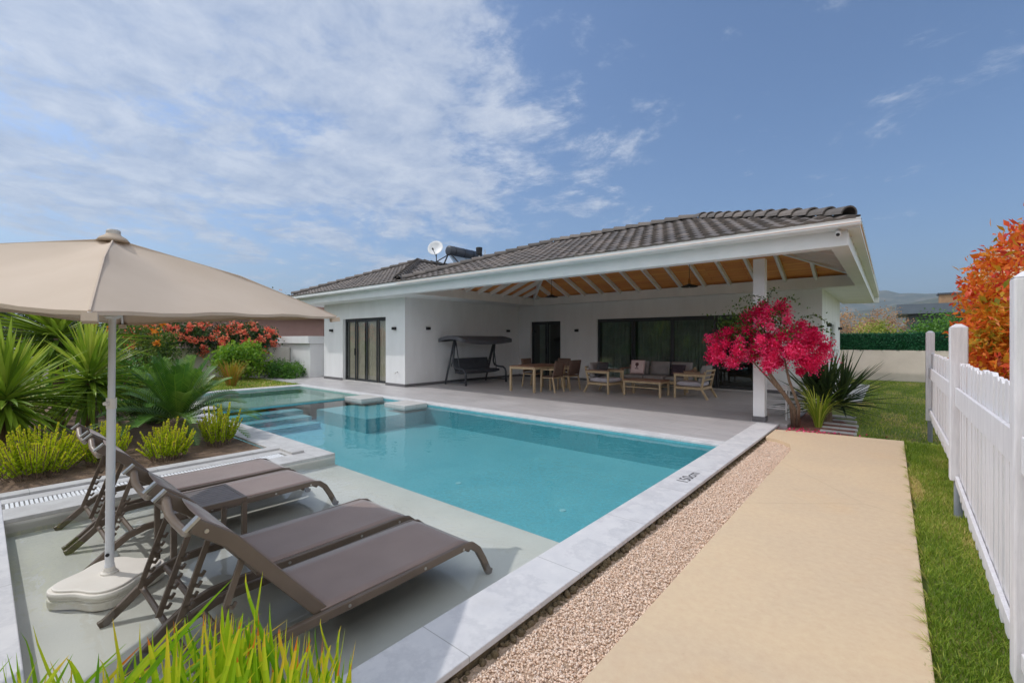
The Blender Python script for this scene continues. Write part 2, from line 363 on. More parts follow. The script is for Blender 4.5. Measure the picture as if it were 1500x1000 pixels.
def mk_wood(name, a, b, plank, axis=0, rough=0.55):
    m = Mat(name); sc = (0.5, 9, 9) if axis == 0 else (9, 0.5, 9); v = m.coord(sc)
    g = m.noise(v, 2.4, 9, 0.66); c = m.ramp(g, [(0.28, a), (0.72, b)])
    br = m.n('ShaderNodeTexBrick', offset=0.37, i_Scale=1.0, i_Mortar_Size=0.006, i_Brick_Width=2.6, i_Row_Height=plank)
    br.inputs['Color1'].default_value = (0.42, 0.42, 0.42, 1); br.inputs['Color2'].default_value = (0.64, 0.60, 0.56, 1); br.inputs['Mortar'].default_value = (0.06, 0.04, 0.03, 1)
    vv = m.coord()
    if axis == 1:
        mp = m.n('ShaderNodeMapping'); mp.inputs['Rotation'].default_value = (0, 0, R(90)); m.l(vv, mp.inputs[0]); vv = mp.outputs[0]
    m.l(vv, br.inputs['Vector']); c = m.mixc(0.75, c, br.outputs['Color'], 'OVERLAY')
    m.pbr(c, rough, m.bump(g, 0.12, 0.003)); return m.m
wood = mk_wood('orange_pine_boards', rgb(242, 172, 98), rgb(216, 140, 72), 0.14)
teak = simple('pale_teak', rgb(196, 172, 138), rgb(170, 146, 112), 5, 0.55, 30, 0.1, 0.003, stretch=(8, 8, 1))
teakt = simple('brown_table_top', rgb(150, 112, 90), rgb(122, 88, 70), 5, 0.5, 30, 0.1, 0.003, stretch=(1, 8, 8))
wicker = simple('brown_sling_weave', rgb(112, 88, 74), rgb(92, 70, 60), 60, 0.7, 160, 0.4, 0.003)
greycush = simple('grey_cushion', rgb(150, 144, 142), rgb(136, 130, 130), 6, 0.9, 200, 0.2, 0.003)
paleseat = simple('pale_lilac_seat', rgb(188, 182, 188), rgb(172, 166, 174), 6, 0.9, 200, 0.2, 0.003)
darkcush = simple('dark_cushion', rgb(78, 74, 76), rgb(62, 58, 62), 6, 0.9, 200, 0.2, 0.003)
plum = simple('plum_throw', rgb(72, 58, 68), rgb(52, 42, 50), 18, 0.9)
pinkc = simple('pale_pink_cloth', rgb(222, 200, 198), rgb(210, 186, 184), 8, 0.9)
maroon = simple('dark_print', rgb(92, 60, 62), None, 8, 0.9)
frame = simple('taupe_lounger_frame', rgb(110, 95, 82), rgb(98, 84, 72), 6, 0.42, 60, 0.05, 0.002)
def mk_sling():
    m = Mat('taupe_sling_mesh'); v = m.coord(); w = m.n('ShaderNodeTexWave', i_Scale=160.0, wave_type='BANDS', bands_direction='Y'); m.l(v, w.inputs['Vector'])
    c = m.ramp(m.noise(v, 3, 4), [(0.3, rgb(146, 126, 117)), (0.7, rgb(135, 116, 108))])
    p = m.pbr(c, 0.62, m.bump(w.outputs['Fac'], 0.15, 0.001)); p.inputs['Sheen Weight'].default_value = 0.45; p.inputs['Sheen Roughness'].default_value = 0.35; return m.m
sling = mk_sling()
tablem = simple('taupe_table_slats', rgb(122, 112, 108), rgb(106, 96, 92), 12, 0.5, 40, 0.1, 0.002)
steel = simple('brushed_steel', rgb(196, 192, 186), None, 20, 0.3, 60, 0.05, 0.001, metal=0.8)
canvas = simple('cream_canvas', rgb(200, 182, 163), rgb(194, 175, 155), 2.5, 0.9, 220, 0.25, 0.002)
polem = simple('white_pole_enamel', rgb(228, 228, 230), rgb(218, 219, 222), 2, 0.35, 40, 0.03, 0.002)
plastic = simple('cream_white_plastic', rgb(236, 230, 220), rgb(224, 217, 206), 3, 0.55, 50, 0.1, 0.003)
black = simple('black_metal', rgb(30, 30, 32), None, 6, 0.5)
darkfr = simple('charcoal_window_frame', rgb(52, 54, 56), None, 6, 0.45)
swingm = simple('dark_grey_steel', rgb(66, 68, 74), rgb(54, 56, 62), 6, 0.4)
swingc = simple('dark_grey_swing_cloth', rgb(74, 76, 82), rgb(60, 62, 68), 6, 0.85)
canopyc = simple('grey_swing_canopy', rgb(98, 98, 102), rgb(84, 84, 90), 6, 0.9)
curt = simple('grey_beige_curtain', rgb(206, 194, 178), rgb(184, 172, 158), 3, 0.9, 40, 0.1, 0.004)
curtd = simple('sheer_grey_curtain', rgb(150, 154, 150), rgb(128, 132, 128), 3, 0.9, 40, 0.1, 0.004)
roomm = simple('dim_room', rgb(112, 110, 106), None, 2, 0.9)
soil = simple('brown_soil', rgb(132, 108, 86), rgb(98, 78, 62), 7, 0.95, 30, 0.8, 0.03)
redsoil = simple('reddish_mulch', rgb(150, 96, 84), rgb(116, 84, 66), 14, 0.95, 40, 0.8, 0.03)
groundm = simple('dry_earth', rgb(150, 138, 104), rgb(112, 116, 72), 0.25, 0.95, 4, 0.5, 0.05)
def mk_lawn():
    m = Mat('lawn_soil_green'); v = m.coord(); c = m.ramp(m.noise(v, 1.1, 6, 0.65), [(0.32, rgb(98, 120, 48)), (0.52, rgb(122, 134, 62)), (0.70, rgb(168, 150, 100))])
    c = m.mixc(0.6, c, m.ramp(m.noise(v, 40, 5, 0.7), [(0.3, (0.3,) * 3 + (1,)), (0.7, (0.62,) * 3 + (1,))]), 'OVERLAY')
    m.pbr(c, 0.95, m.bump(m.noise(v, 60, 5, 0.7), 0.8, 0.03)); return m.m
lawnm = mk_lawn()
gravm = simple('pinkish_gravel', rgb(214, 186, 160), rgb(180, 152, 128), 60, 0.9, 90, 0.9, 0.02)
def mk_pebble():
    m = Mat('gravel_pebble'); a = m.n('ShaderNodeAttribute', attribute_name='rnd')
    m.pbr(m.ramp(a.outputs['Fac'], [(0.0, rgb(222, 192, 168)), (0.35, rgb(236, 208, 186)), (0.7, rgb(244, 222, 202)), (0.92, rgb(230, 212, 198)), (1.0, rgb(190, 166, 150))]), 0.9); return m.m
pebm = mk_pebble()
rubble = simple('brown_rubble', rgb(128, 110, 84), rgb(92, 80, 58), 20, 0.95, 30, 0.9, 0.03)
wallg = simple('weathered_render', rgb(202, 196, 188), rgb(178, 170, 162), 0.9, 0.9, 40, 0.3, 0.006)
wallw = simple('cream_render', rgb(224, 210, 198), rgb(206, 192, 180), 1.2, 0.9, 40, 0.3, 0.006)
pinkh = simple('mauve_pink_render', rgb(176, 142, 136), rgb(164, 130, 126), 0.8, 0.9)
brownr = simple('brown_roof', rgb(112, 80, 62), rgb(92, 64, 50), 3, 0.8)
greyh = simple('slate_grey_cladding', rgb(84, 90, 98), rgb(72, 78, 86), 1.5, 0.7)
tanb = simple('tan_chimney_brick', rgb(176, 140, 104), rgb(156, 120, 88), 3, 0.9)
hillm = Mat('wooded_hillside'); _v = hillm.coord(); hillm.pbr(hillm.ramp(hillm.noise(_v, 0.02, 12, 0.78), [(0.34, rgb(44, 54, 40)), (0.52, rgb(82, 84, 64)), (0.64, rgb(140, 122, 100))]), 0.95); hillm = hillm.m
bark = simple('grey_brown_bark', rgb(146, 124, 104), rgb(104, 86, 70), 12, 0.9, 40, 0.7, 0.01, stretch=(3, 3, 0.6))
def g(r1, g1, b1): return rgb(r1, g1, b1)
m_yucca = leafmat('yucca_leaf', [(0.0, g(84, 116, 28)), (0.5, g(146, 174, 50)), (1.0, g(210, 214, 96))], 0.42, 0.32)
m_yuccad = leafmat('dark_yucca_leaf', [(0.0, g(46, 66, 36)), (0.5, g(66, 88, 46)), (1.0, g(104, 122, 66))], 0.45, 0.15)
m_cycad = leafmat('cycad_leaf', [(0.0, g(50, 88, 28)), (0.5, g(84, 126, 40)), (1.0, g(146, 176, 70))], 0.38, 0.15)
m_euph = leafmat('spurge_leaf', [(0.0, g(136, 166, 20)), (0.4, g(188, 208, 34)), (0.85, g(226, 226, 56)), (1.0, g(222, 196, 70))], 0.5, 0.4)
m_rose = leafmat('rose_leaf', [(0.0, g(36, 62, 26)), (0.5, g(54, 86, 34)), (1.0, g(88, 118, 48))], 0.45, 0.2)
m_rosef = leafmat('coral_rose_petal', [(0.0, g(220, 84, 70)), (0.5, g(244, 126, 98)), (1.0, g(250, 174, 132))], 0.6, 0.3)
m_lime = leafmat('lime_shrub_leaf', [(0.0, g(78, 122, 28)), (0.5, g(122, 164, 42)), (1.0, g(172, 196, 70))], 0.5, 0.35)
m_bush = leafmat('green_bush_leaf', [(0.0, g(52, 82, 26)), (0.5, g(82, 112, 36)), (1.0, g(140, 150, 56))], 0.5, 0.25)
m_hedge = leafmat('low_hedge_leaf', [(0.0, g(48, 92, 26)), (0.5, g(76, 126, 38)), (1.0, g(118, 156, 60))], 0.5, 0.25)
m_boug = leafmat('bougainvillea_bract', [(0.0, g(190, 10, 66)), (0.4, g(238, 30, 100)), (0.75, g(250, 72, 136)), (1.0, g(252, 150, 180))], 0.6, 0.4)
m_bougl = leafmat('bougainvillea_leaf', [(0.0, g(44, 70, 26)), (1.0, g(96, 120, 46))], 0.5, 0.25)
m_phot = leafmat('photinia_leaf', [(0.0, g(92, 116, 36)), (0.22, g(168, 154, 44)), (0.40, g(232, 164, 50)), (0.58, g(240, 126, 48)), (0.74, g(230, 88, 54)), (0.88, g(204, 62, 68)), (1.0, g(238, 186, 136))], 0.4, 0.4, 2.2)
m_photf = leafmat('photinia_flower', [(0.0, g(214, 180, 140)), (1.0, g(234, 214, 176))], 0.8, 0.2)
m_grass = leafmat('lawn_blade', [(0.0, g(92, 124, 30)), (0.45, g(140, 166, 52)), (0.8, g(186, 190, 84)), (1.0, g(222, 198, 132))], 0.55, 0.3)
m_fore = leafmat('day_lily_blade', [(0.0, g(88, 146, 18)), (0.45, g(150, 192, 26)), (0.75, g(200, 214, 44)), (0.9, g(230, 200, 56)), (1.0, g(226, 132, 44))], 0.42, 0.4)
m_foretip = leafmat('day_lily_tip', [(0.0, g(232, 150, 40)), (1.0, g(222, 196, 60))], 0.5, 0.3)
m_fan = leafmat('golden_grass_blade', [(0.0, g(122, 128, 34)), (0.6, g(172, 150, 50)), (1.0, g(190, 110, 70))], 0.5, 0.3)
m_turf = leafmat('artificial_hedge_leaf', [(0.0, g(18, 74, 46)), (0.5, g(34, 100, 62)), (1.0, g(58, 128, 82))], 0.5, 0.1)
m_far = leafmat('far_tree_leaf', [(0.0, g(52, 66, 40)), (0.6, g(76, 90, 52)), (1.0, g(110, 116, 72))], 0.6, 0.2)
m_dry = leafmat('dry_reddish_leaf', [(0.0, g(150, 116, 84)), (0.6, g(182, 142, 108)), (1.0, g(200, 170, 120))], 0.7, 0.2)
m_reed = leafmat('yellow_green_leaf', [(0.0, g(112, 130, 44)), (0.6, g(156, 164, 66)), (1.0, g(196, 190, 96))], 0.6, 0.3)
m_petal = leafmat('orange_petal', [(0.0, g(226, 122, 30)), (1.0, g(244, 166, 50))], 0.6, 0.3)

# ------------------------------------------------------------------ setting: ground, terrace, pool, path
def struct(o): return tag(o, kind='structure')
g_ = MB(); B_ = 4500; hx0, hx1, hy0, hy1 = -15.5, -1.56, -0.30, 7.3
for x0, x1, y0, y1 in ((-B_, hx0, -B_, B_), (hx1, B_, -B_, B_), (hx0, hx1, -B_, hy0), (hx0, hx1, hy1, B_)):
    g_.add([(x0, y0, -.13), (x1, y0, -.13), (x1, y1, -.13), (x0, y1, -.13)], [(0, 1, 2, 3)])
struct(g_.build('ground', groundm))
# terrace paving (flush slabs butted to each other)
t = MB(); t.box(-21.5, -1.88, 7.12, 14.6, -.16, 0); t.box(-1.88, -1.40, 9.22, 14.6, -.16, 0)
struct(t.build('terrace', terr, bevel=0.003))
PX0, PX1, PY0, PY1, SY, SX, KX, KY = -11.0, -1.88, 3.05, 6.85, 0.13, -5.65, -15.0, 3.45
t = MB()
t.box(PX1, -1.53, -.22, 9.22, -.035, 0)                 # long right coping
t.box(KX - .35, PX1, PY1, 7.12, -.035, 0)               # far coping
t.box(KX - .35, KX, KY - .35, PY1, -.035, 0)
struct_cop = struct(t.build('pool_coping', marble, bevel=0.005))
t = MB(); t.box(-6.4, PX1, SY - .35, SY, -.035, 0)
struct(t.build('near_coping', marble, bevel=0.005))
t = MB(); t.box(PX0 - .2, SX, 2.60, PY0, -.035, 0); t.box(-6.02, SX, SY, 2.60, -.035, 0); t.box(-6.4, -6.22, SY, 2.6, -.035, 0); t.box(KX - .35 + .35, PX0 - .2, KY - .35, KY, -.035, 0)
struct(t.build('pool_deck', deckm, bevel=0.005))
t = MB(); y = SY + .02
while y < 2.56: t.box(-6.215, -6.025, y, y + .020, -.03, -.004); y += .031
o = t.build('drain_grate', whitep); tag(o, 'white slotted overflow grate along the planting bed side of the pool', 'grate')
t = MB(); t.box(-6.22, -6.02, SY, 2.6, -.16, -.12); struct(t.build('drain_channel', rubble))
t = MB(); t.box(-6.56, -6.40, SY - .3, 2.76, -.1, .025); t.box(-6.40, -6.0, 2.60 - .16 + .2, 2.60 + .2, 0.0, .03)
struct(t.build('bed_kerb', deckm, bevel=0.004))
# basin
b = MB()
def inw(x0, x1, y0, y1, zf, zt, mb, sides='WESN'):
    mb.add([(x0, y0, zf), (x1, y0, zf), (x1, y1, zf), (x0, y1, zf)], [(0, 1, 2, 3)])
    E = dict(S=((x0, y0), (x1, y0)), N=((x1, y1), (x0, y1)), W=((x0, y1), (x0, y0)), E=((x1, y0), (x1, y1)))
    for k in sides:
        (a, c), (d, e) = E[k]; mb.add([(a, c, zf), (d, e, zf), (d, e, zt), (a, c, zt)], [(3, 2, 1, 0)])
PF = -.47; inw(PX0, PX1, PY0, PY1, PF, -.035, b, 'WEN')
b.add([(PX0, PY0, PF), (SX, PY0, PF), (SX, PY0, -.035), (PX0, PY0, -.035)], [(3, 2, 1, 0)])
b.add([(SX, PY0, PF), (PX1, PY0, PF), (PX1, PY0, -.15), (SX, PY0, -.15)], [(3, 2, 1, 0)])
for i in range(3): b.box(PX0, -10.55 + .42 * i, PY0, 4.9, PF, -.14 - .10 * i)      # entry steps
b.box(-10.6, -8.45, 5.25, PY1, PF, -.17)                                                         # underwater bench
basin = struct(b.build('pool_basin', mosaic))
b = MB(); inw(KX, PX0 - .25, KY, PY1, -.24, -.035, b); struct(b.build('paddling_pool_basin', kidsm))
b = MB(); b.box(PX0 - .25, PX0, PY0, PY1, PF - .05, -.075); struct(b.build('pool_divider', simple('beige_pool_tile', rgb(196, 180, 160), rgb(178, 164, 148), 8, 0.5)))
b = MB(); inw(SX, PX1, SY, PY0, -.15, -.035, b, 'WES'); struct(b.build('pool_shelf', shelfm))
w = MB()
for x0, x1, y0, y1 in ((SX, PX1, SY, PY0), (PX0, PX1, PY0, PY1), (KX, PX0, KY, PY1)):
    w.add([(x0, y0, -.06), (x1, y0, -.06), (x1, y1, -.06), (x0, y1, -.06)], [(0, 1, 2, 3)])
struct(w.build('pool_water', water))
for x, y in ((-2.9, 4.35), (-4.55, 4.25)):
    t = MB(); t.lathe([(0.001, PF), (.04, PF), (.036, PF + .008), (.001, PF + .01)], 20, x, y); t.build('floor_light', simple('pale_aqua_fitting', rgb(150, 206, 212), None), basin)
for x0, x1, lab in ((-11.0, -10.2, 'pale stone slab jutting over the pool edge nearer the sliding door'), (-9.2, -8.4, 'thick pale stone slab jutting over the pool edge nearer the corner wall')):
    t = MB(); t.box(x0, x1, 6.2, PY1 - .003, -.10, .012); o = t.build('pool_slab', deckm, bevel=0.008); tag(o, lab, 'slab', 'slabs jutting over the pool')
# depth marking on the coping
cu = bpy.data.curves.new('depth_text', 'FONT'); cu.body = '150cm'; cu.size = 0.17; cu.extrude = 0.0005; cu.space_character = 1.0
to = bpy.data.objects.new('depth_text', cu); C.objects.link(to); bpy.context.view_layer.update()
me = bpy.data.meshes.new_from_object(to.evaluated_get(bpy.context.evaluated_depsgraph_get())); bpy.data.objects.remove(to)
dm = bpy.data.objects.new('depth_marking', me); C.objects.link(dm); me.materials.append(simple('grey_lettering', rgb(70, 68, 72), None)); dm.parent = struct_cop
dm.location = Vector((-1.64, 4.78, .0015)) - ORG[struct_cop]; dm.rotation_euler = (0, 0, R(90))
# path, gravel, lawns, beds
t = MB(); poly = [(-1.05, -4), (0.15, -4), (0.15, 8.95), (-1.50, 8.72), (-1.50, 7.95), (-1.3, 7.85), (-1.12, 7.6), (-1.05, 7.2)]
t.prism(poly, -.14, -.012); struct(t.build('path', pathm, bevel=0.006))
t = MB(); t.prism([(-1.535, -2), (-1.0, -2), (-1.0, 8.0), (-1.535, 8.0)], -.128, -.075); struct(t.build('gravel_bed', gravm))
t = MB(); t.box(-1.60, -1.545, -.22, 8.7, -.14, -.04); struct(t.build('coping_footing', rubble))
ico = []; ph = (1 + 5 ** .5) / 2
ICO = norm(np.array([(-1, ph, 0), (1, ph, 0), (-1, -ph, 0), (1, -ph, 0), (0, -1, ph), (0, 1, ph), (0, -1, -ph), (0, 1, -ph), (ph, 0, -1), (ph, 0, 1), (-ph, 0, -1), (-ph, 0, 1)], float))
IF = np.array([(0, 11, 5), (0, 5, 1), (0, 1, 7), (0, 7, 10), (0, 10, 11), (1, 5, 9), (5, 11, 4), (11, 10, 2), (10, 7, 6), (7, 1, 8), (3, 9, 4), (3, 4, 2), (3, 2, 6), (3, 6, 8), (3, 8, 9), (4, 9, 5), (2, 4, 11), (6, 2, 10), (8, 6, 7), (9, 8, 1)])
def stones(name, P, size, mat):
    n = len(P); V = ICO[None] * (1 + rng.uniform(-.28, .28, (n, 12, 1))) * (size[:, None, None] * rng.uniform(.6, 1.25, (n, 1, 3))) + P[:, None]
    F = IF[None] + (np.arange(n) * 12)[:, None, None]
    me = bpy.data.meshes.new(name); me.vertices.add(n * 12); me.vertices.foreach_set('co', V.ravel())
    me.loops.add(n * 60); me.loops.foreach_set('vertex_index', F.ravel().astype(np.int32)); me.polygons.add(n * 20)
    me.polygons.foreach_set('loop_start', (np.arange(n * 20) * 3).astype(np.int32)); me.polygons.foreach_set('loop_total', np.full(n * 20, 3, np.int32)); me.update(calc_edges=True)
    at = me.attributes.new('rnd', 'FLOAT', 'POINT'); at.data.foreach_set('value', np.repeat(rng.uniform(0, 1, n), 12)); me.materials.append(mat)
    o = bpy.data.objects.new(name, me); C.objects.link(o); return o
n = 40000
yy = 0.3 + 7.7 * rng.uniform(0, 1, n) ** 1.35; xx = rng.uniform(-1.52, -1.02, n); keep = (yy < 7.35) | (np.hypot((xx + 1.53) / .5, (yy - 7.35) / .62) < 1)
sz = rng.uniform(.003, .0072, n) * (1 + .5 * (rng.uniform(0, 1, n) > .96)); P = np.stack([xx, yy, np.full(n, -.072) - .03 * np.clip((-1.46 - xx) / .06, 0, 1) + rng.uniform(-.004, .012, n)], 1)
o = stones('gravel', P[keep], sz[keep], pebm); tag(o, kind='stuff')
n = 420; P = np.stack([rng.uniform(-1.545, -1.50, n), rng.uniform(.2, 7.9, n), rng.uniform(-.085, -.06, n)], 1)
tag(stones('kerb_rubble', P, rng.uniform(.010, .028, n), rubble), kind='stuff')
def sheet(name, poly, z, mat, z0=None):
    t = MB(); t.prism(poly, (z - .05) if z0 is None else z0, z); return struct(t.build(name, mat))
sheet('side_lawn', [(0.152, -4), (6, -4), (6, 22.5), (-1.36, 22.5), (-1.36, 12.2), (-0.45, 9.9), (-0.45, 8.9), (0.152, 8.98)], -.05, lawnm, -.125)
sheet('west_lawn', [(KX - .37, -4), (KX - .37, 7.1), (-24.5, 7.1), (-28, -4)], -.03, lawnm, -.125)
sheet('planting_bed', [(-15.3, -4), (-6.56, -4), (-6.56, 2.58), (-11.3, 2.58), (-11.3, 3.08), (-15.3, 3.08)], -.03, soil, -.125)
sheet('mulch_bed', [(-1.38, 8.78), (-0.46, 8.93), (-0.46, 9.95), (-1.36, 12.1)], -.035, redsoil, -.125)
sheet('front_bed', [(-6.4, -1.6), (-1.1, -1.6), (-1.1, -.225), (-6.4, -.225)], -.04, soil, -.125)
def blades_field(name, n, fx_, h, w_, z, dens=None, mat=m_grass):
    x, y = fx_(n); n = len(x); P = np.stack([x, y, np.full(n, z)], 1)
    d = norm(np.stack([rng.normal(size=n) * .45, rng.normal(size=n) * .45, np.ones(n)], 1)); hh = h * rng.uniform(.5, 1.3, (n, 1))
    a = rng.uniform(0, 6.28, n); sd = np.stack([np.cos(a), np.sin(a), np.zeros(n)], 1) * w_ * .5
    bend = np.stack([rng.normal(size=n), rng.normal(size=n), np.zeros(n)], 1) * hh * .22
    m1 = P + d * hh * .55; tip = P + d * hh + bend
    V = np.stack([P - sd, P + sd, m1 + sd * .8, m1 - sd * .8], 1); V2 = np.stack([m1 - sd * .8, m1 + sd * .8, tip + sd * .12, tip - sd * .12], 1)
    r = np.clip(rng.beta(2, 2.4, n) + (np.sin(x * 3.1 + 1) * np.sin(y * 1.3) * .20 + np.sin(x * 9 + y * 2.1) * np.sin(y * 4.3 - x * 3) * .14) + .38 * (np.sin(x * 6 + 1.3) * np.sin(y * 1.7 + .5) * np.sin(y * .63 + x * 2 + rng.normal(size=n) * .25) > .30), .02, 1)
    mb = MB(); mb.quads(V, r); mb.quads(V2, r); return tag(mb.build(name, mat), kind='stuff')
def f1(n):
    y = 1.2 + 7.8 * rng.uniform(0, 1, n) ** 1.5; x = .13 + .62 * rng.uniform(0, 1, n); e = .05 * np.sin(y * 5.3) * np.sin(y * 1.9) ; k = x > .15 + np.maximum(e, -.02) * .8
    return x[k], y[k]
blades_field('lawn_grass', 60000, f1, .045, .0042, -.052)
def f2(n):
    y = 8.9 + 13 * rng.uniform(0, 1, n) ** 1.3; x = rng.uniform(-1.3, 2.2, n); k = (x > -.42 - .35 * np.clip((y - 10.2) / 2, 0, 2.6)) & ~((y < 10.2) & (rng.uniform(0, 1, n) < .35))
    return x[k], y[k]
blades_field('back_lawn_grass', 34000, f2, .045, .010, -.052)
def f3(n):
    x = rng.uniform(-22.5, KX - .4, n); y = rng.uniform(1.5, 7.08, n); return x, y
blades_field('west_lawn_grass', 16000, f3, .07, .02, -.032)
m_ = MB()
for i in range(90):                                       # sparse tufts creeping over the path edge
    y0_ = 1.3 + 7.3 * random.random() ** 1.3; x0_ = .155 + random.uniform(-.01, .03); big = random.random() < .3
    for k in range(random.randint(4, 11)):
        l_ = random.uniform(.03, .075) * (1.6 if big else 1); a_ = random.gauss(math.pi, .7)
        blade(m_, (x0_, y0_ + random.gauss(0, .012), -.04), (x0_ + .4 * l_ * math.cos(a_), y0_ + .4 * l_ * math.sin(a_), .012 + random.uniform(0, .02)), (x0_ + l_ * math.cos(a_), y0_ + l_ * math.sin(a_), random.uniform(-.008, .015)), .0035, seg=3, rnd=random.uniform(.4, 1))
tag(m_.build('path_edge_grass', m_grass), kind='stuff')
for i, (x0, x1, y0, y1) in enumerate(((-.92, -.42, 9.14, 9.26), (-.93, -.43, 9.55, 9.67), (-.95, -.44, 10.0, 10.13), (-1.0, -.48, 10.5, 10.63), (-1.02, -.52, 11.05, 11.2))):
    t = MB(); t.box(x0, x1, y0, y1, -.06, -.015); o = t.build('stepping_stone', deckm, bevel=0.01)
    tag(o, ('pale stone strip set in the lawn beside the dark spiky plant, ' + ('nearest the path', 'second from the path', 'third from the path', 'fourth from the path', 'farthest from the path')[i]), 'stepping stone', 'stepping stones beside the spiky plant')
t = MB(); t.box(-1.30, -.55, 14.0, 19.5, -.06, -.012); struct(t.build('side_paving', deckm, bevel=0.01))

# ------------------------------------------------------------------ the villa
V0 = (-8.0, 12.0, 0.0)
villa = thing('villa', 'white single storey villa with dark tiled hip roof and open covered terrace', 'house', V0, local=False)
SO = 2.87; EV = 3.2; PT = 0.37                        # soffit, eave height, pitch
wl = MB()
def wall_x(mb, x0, x1, y0, y1, z1, holes):              # wall along x with openings (xa, xb, za, zb)
    xs = x0
    for xa, xb, za, zb in sorted(holes):
        mb.box(xs, xa, y0, y1, 0, z1)
        if za > 0: mb.box(xa, xb, y0, y1, 0, za)
        mb.box(xa, xb, y0, y1, zb, z1); xs = xb
    mb.box(xs, x1, y0, y1, 0, z1)
wall_x(wl, -17.05, -11.85, 8.75, 9.0, SO, [(-15.65, -12.90, 0, 2.28)])
wl.box(-12.10, -11.85, 9.0, 14.5, 0, SO)
wl.box(-17.05, -16.80, 9.0, 19.9, 0, SO)
wall_x(wl, -11.85, -1.40, 14.5, 14.75, SO, [(-11.25, -9.78, 0, 2.24), (-8.2, -2.75, 0, 2.26)])
wl.box(-1.65, -1.40, 14.75, 16.6, 0, SO); wl.box(-1.65, -1.40, 16.6, 18.2, 0, 1.2); wl.box(-1.65, -1.40, 16.6, 18.2, 2.06, SO); wl.box(-1.65, -1.40, 18.2, 19.9, 0, SO)
wl.box(-16.8, -1.65, 19.65, 19.9, 0, SO)
wl.build('wall', white, villa)
for q_ in ((-17.05, -15.65, 8.735, 8.75, 0, .09), (-12.9, -11.835, 8.735, 8.75, 0, .09), (-11.85, -11.835, 8.75, 14.5, 0, .09), (-11.835, -11.25, 14.485, 14.5, 0, .09), (-9.78, -8.2, 14.485, 14.5, 0, .09), (-2.75, -1.4, 14.485, 14.5, 0, .09)):
    sk = MB(); sk.box(*q_); sk.build('skirting', skirt, villa)
cl = MB(); cl.box(-1.96, -1.765, 9.27, 9.47, .09, 3.0); co = cl.build('column', whitep, villa, bevel=0.008)
cl = MB(); cl.box(-1.972, -1.753, 9.258, 9.482, 0, .09); cl.build('plinth', skirt, co)
# eaves: boxed fascia beams, gutters, soffits
XE, YE = -0.32, 7.85
fb = MB(); fb.box(-18.1, -.47, 8.1, 8.32, SO, 3.13); fb.box(-.69, -.47, 8.32, 21.15, SO, 3.13); fb.box(-18.1, -17.9, 8.32, 21.1, SO, 3.13)
fb.build('fascia', whitep, villa, bevel=0.006)
def gutter(mb, a, b, outw):
    a = Vector(a); b = Vector(b); o_ = Vector(outw)
    prof = [(0.0, 0.0), (0.095, 0.0), (0.105, 0.012), (0.105, 0.08), (0.115, 0.085), (0.115, 0.10), (0.0, 0.10)]
    vs = [e + o_ * p + Vector((0, 0, q)) for e in (a, b) for p, q in prof]; k = len(prof)
    mb.add(vs, [(i, (i + 1) % k, k + (i + 1) % k, k + i) for i in range(k)] + [tuple(range(k)), tuple(reversed(range(k, 2 * k)))])
gt = MB(); gutter(gt, (-18.25, YE + .115, 3.105), (XE, YE + .115, 3.105), (0, -1, 0)); gutter(gt, (XE - .115, YE + .115, 3.105), (XE - .115, 21.3, 3.105), (1, 0, 0)); gutter(gt, (-18.2, YE, 3.105), (-18.2, 21.2, 3.105), (-1, 0, 0))
gt.build('gutter', whitep, villa)
sf = MB(); sf.box(-18.1, -11.05, 8.32, 8.75, SO, SO + .05); sf.box(-11.85, -11.05, 8.75, 14.5, SO, SO + .05); sf.box(-1.40, -.69, 14.5, 21.15, SO, SO + .05); sf.box(-17.9, -17.05, 8.75, 21.1, SO, SO + .05)
sf.add([(-18.2, YE + .1, 3.12), (-.45, YE + .1, 3.12), (-.45, 8.12, 3.10), (-18.2, 8.12, 3.10)], [(0, 1, 2, 3)])
sf.box(-.47, -.33, YE + .115, 21.3, 3.085, 3.104); sf.box(-1.0, -.33, 21.15, 21.3, SO, 3.19)
sf.build('soffit', whitep, villa)
rb = MB(); rb.box(-11.05, -.69, 14.18, 14.5, SO, 3.16); rb.build('ring_beam', white, villa)
rb = MB(); rb.box(-11.05, -10.83, 8.32, 14.18, SO + .003, 3.16); rb.build('ring_beam', white, villa)
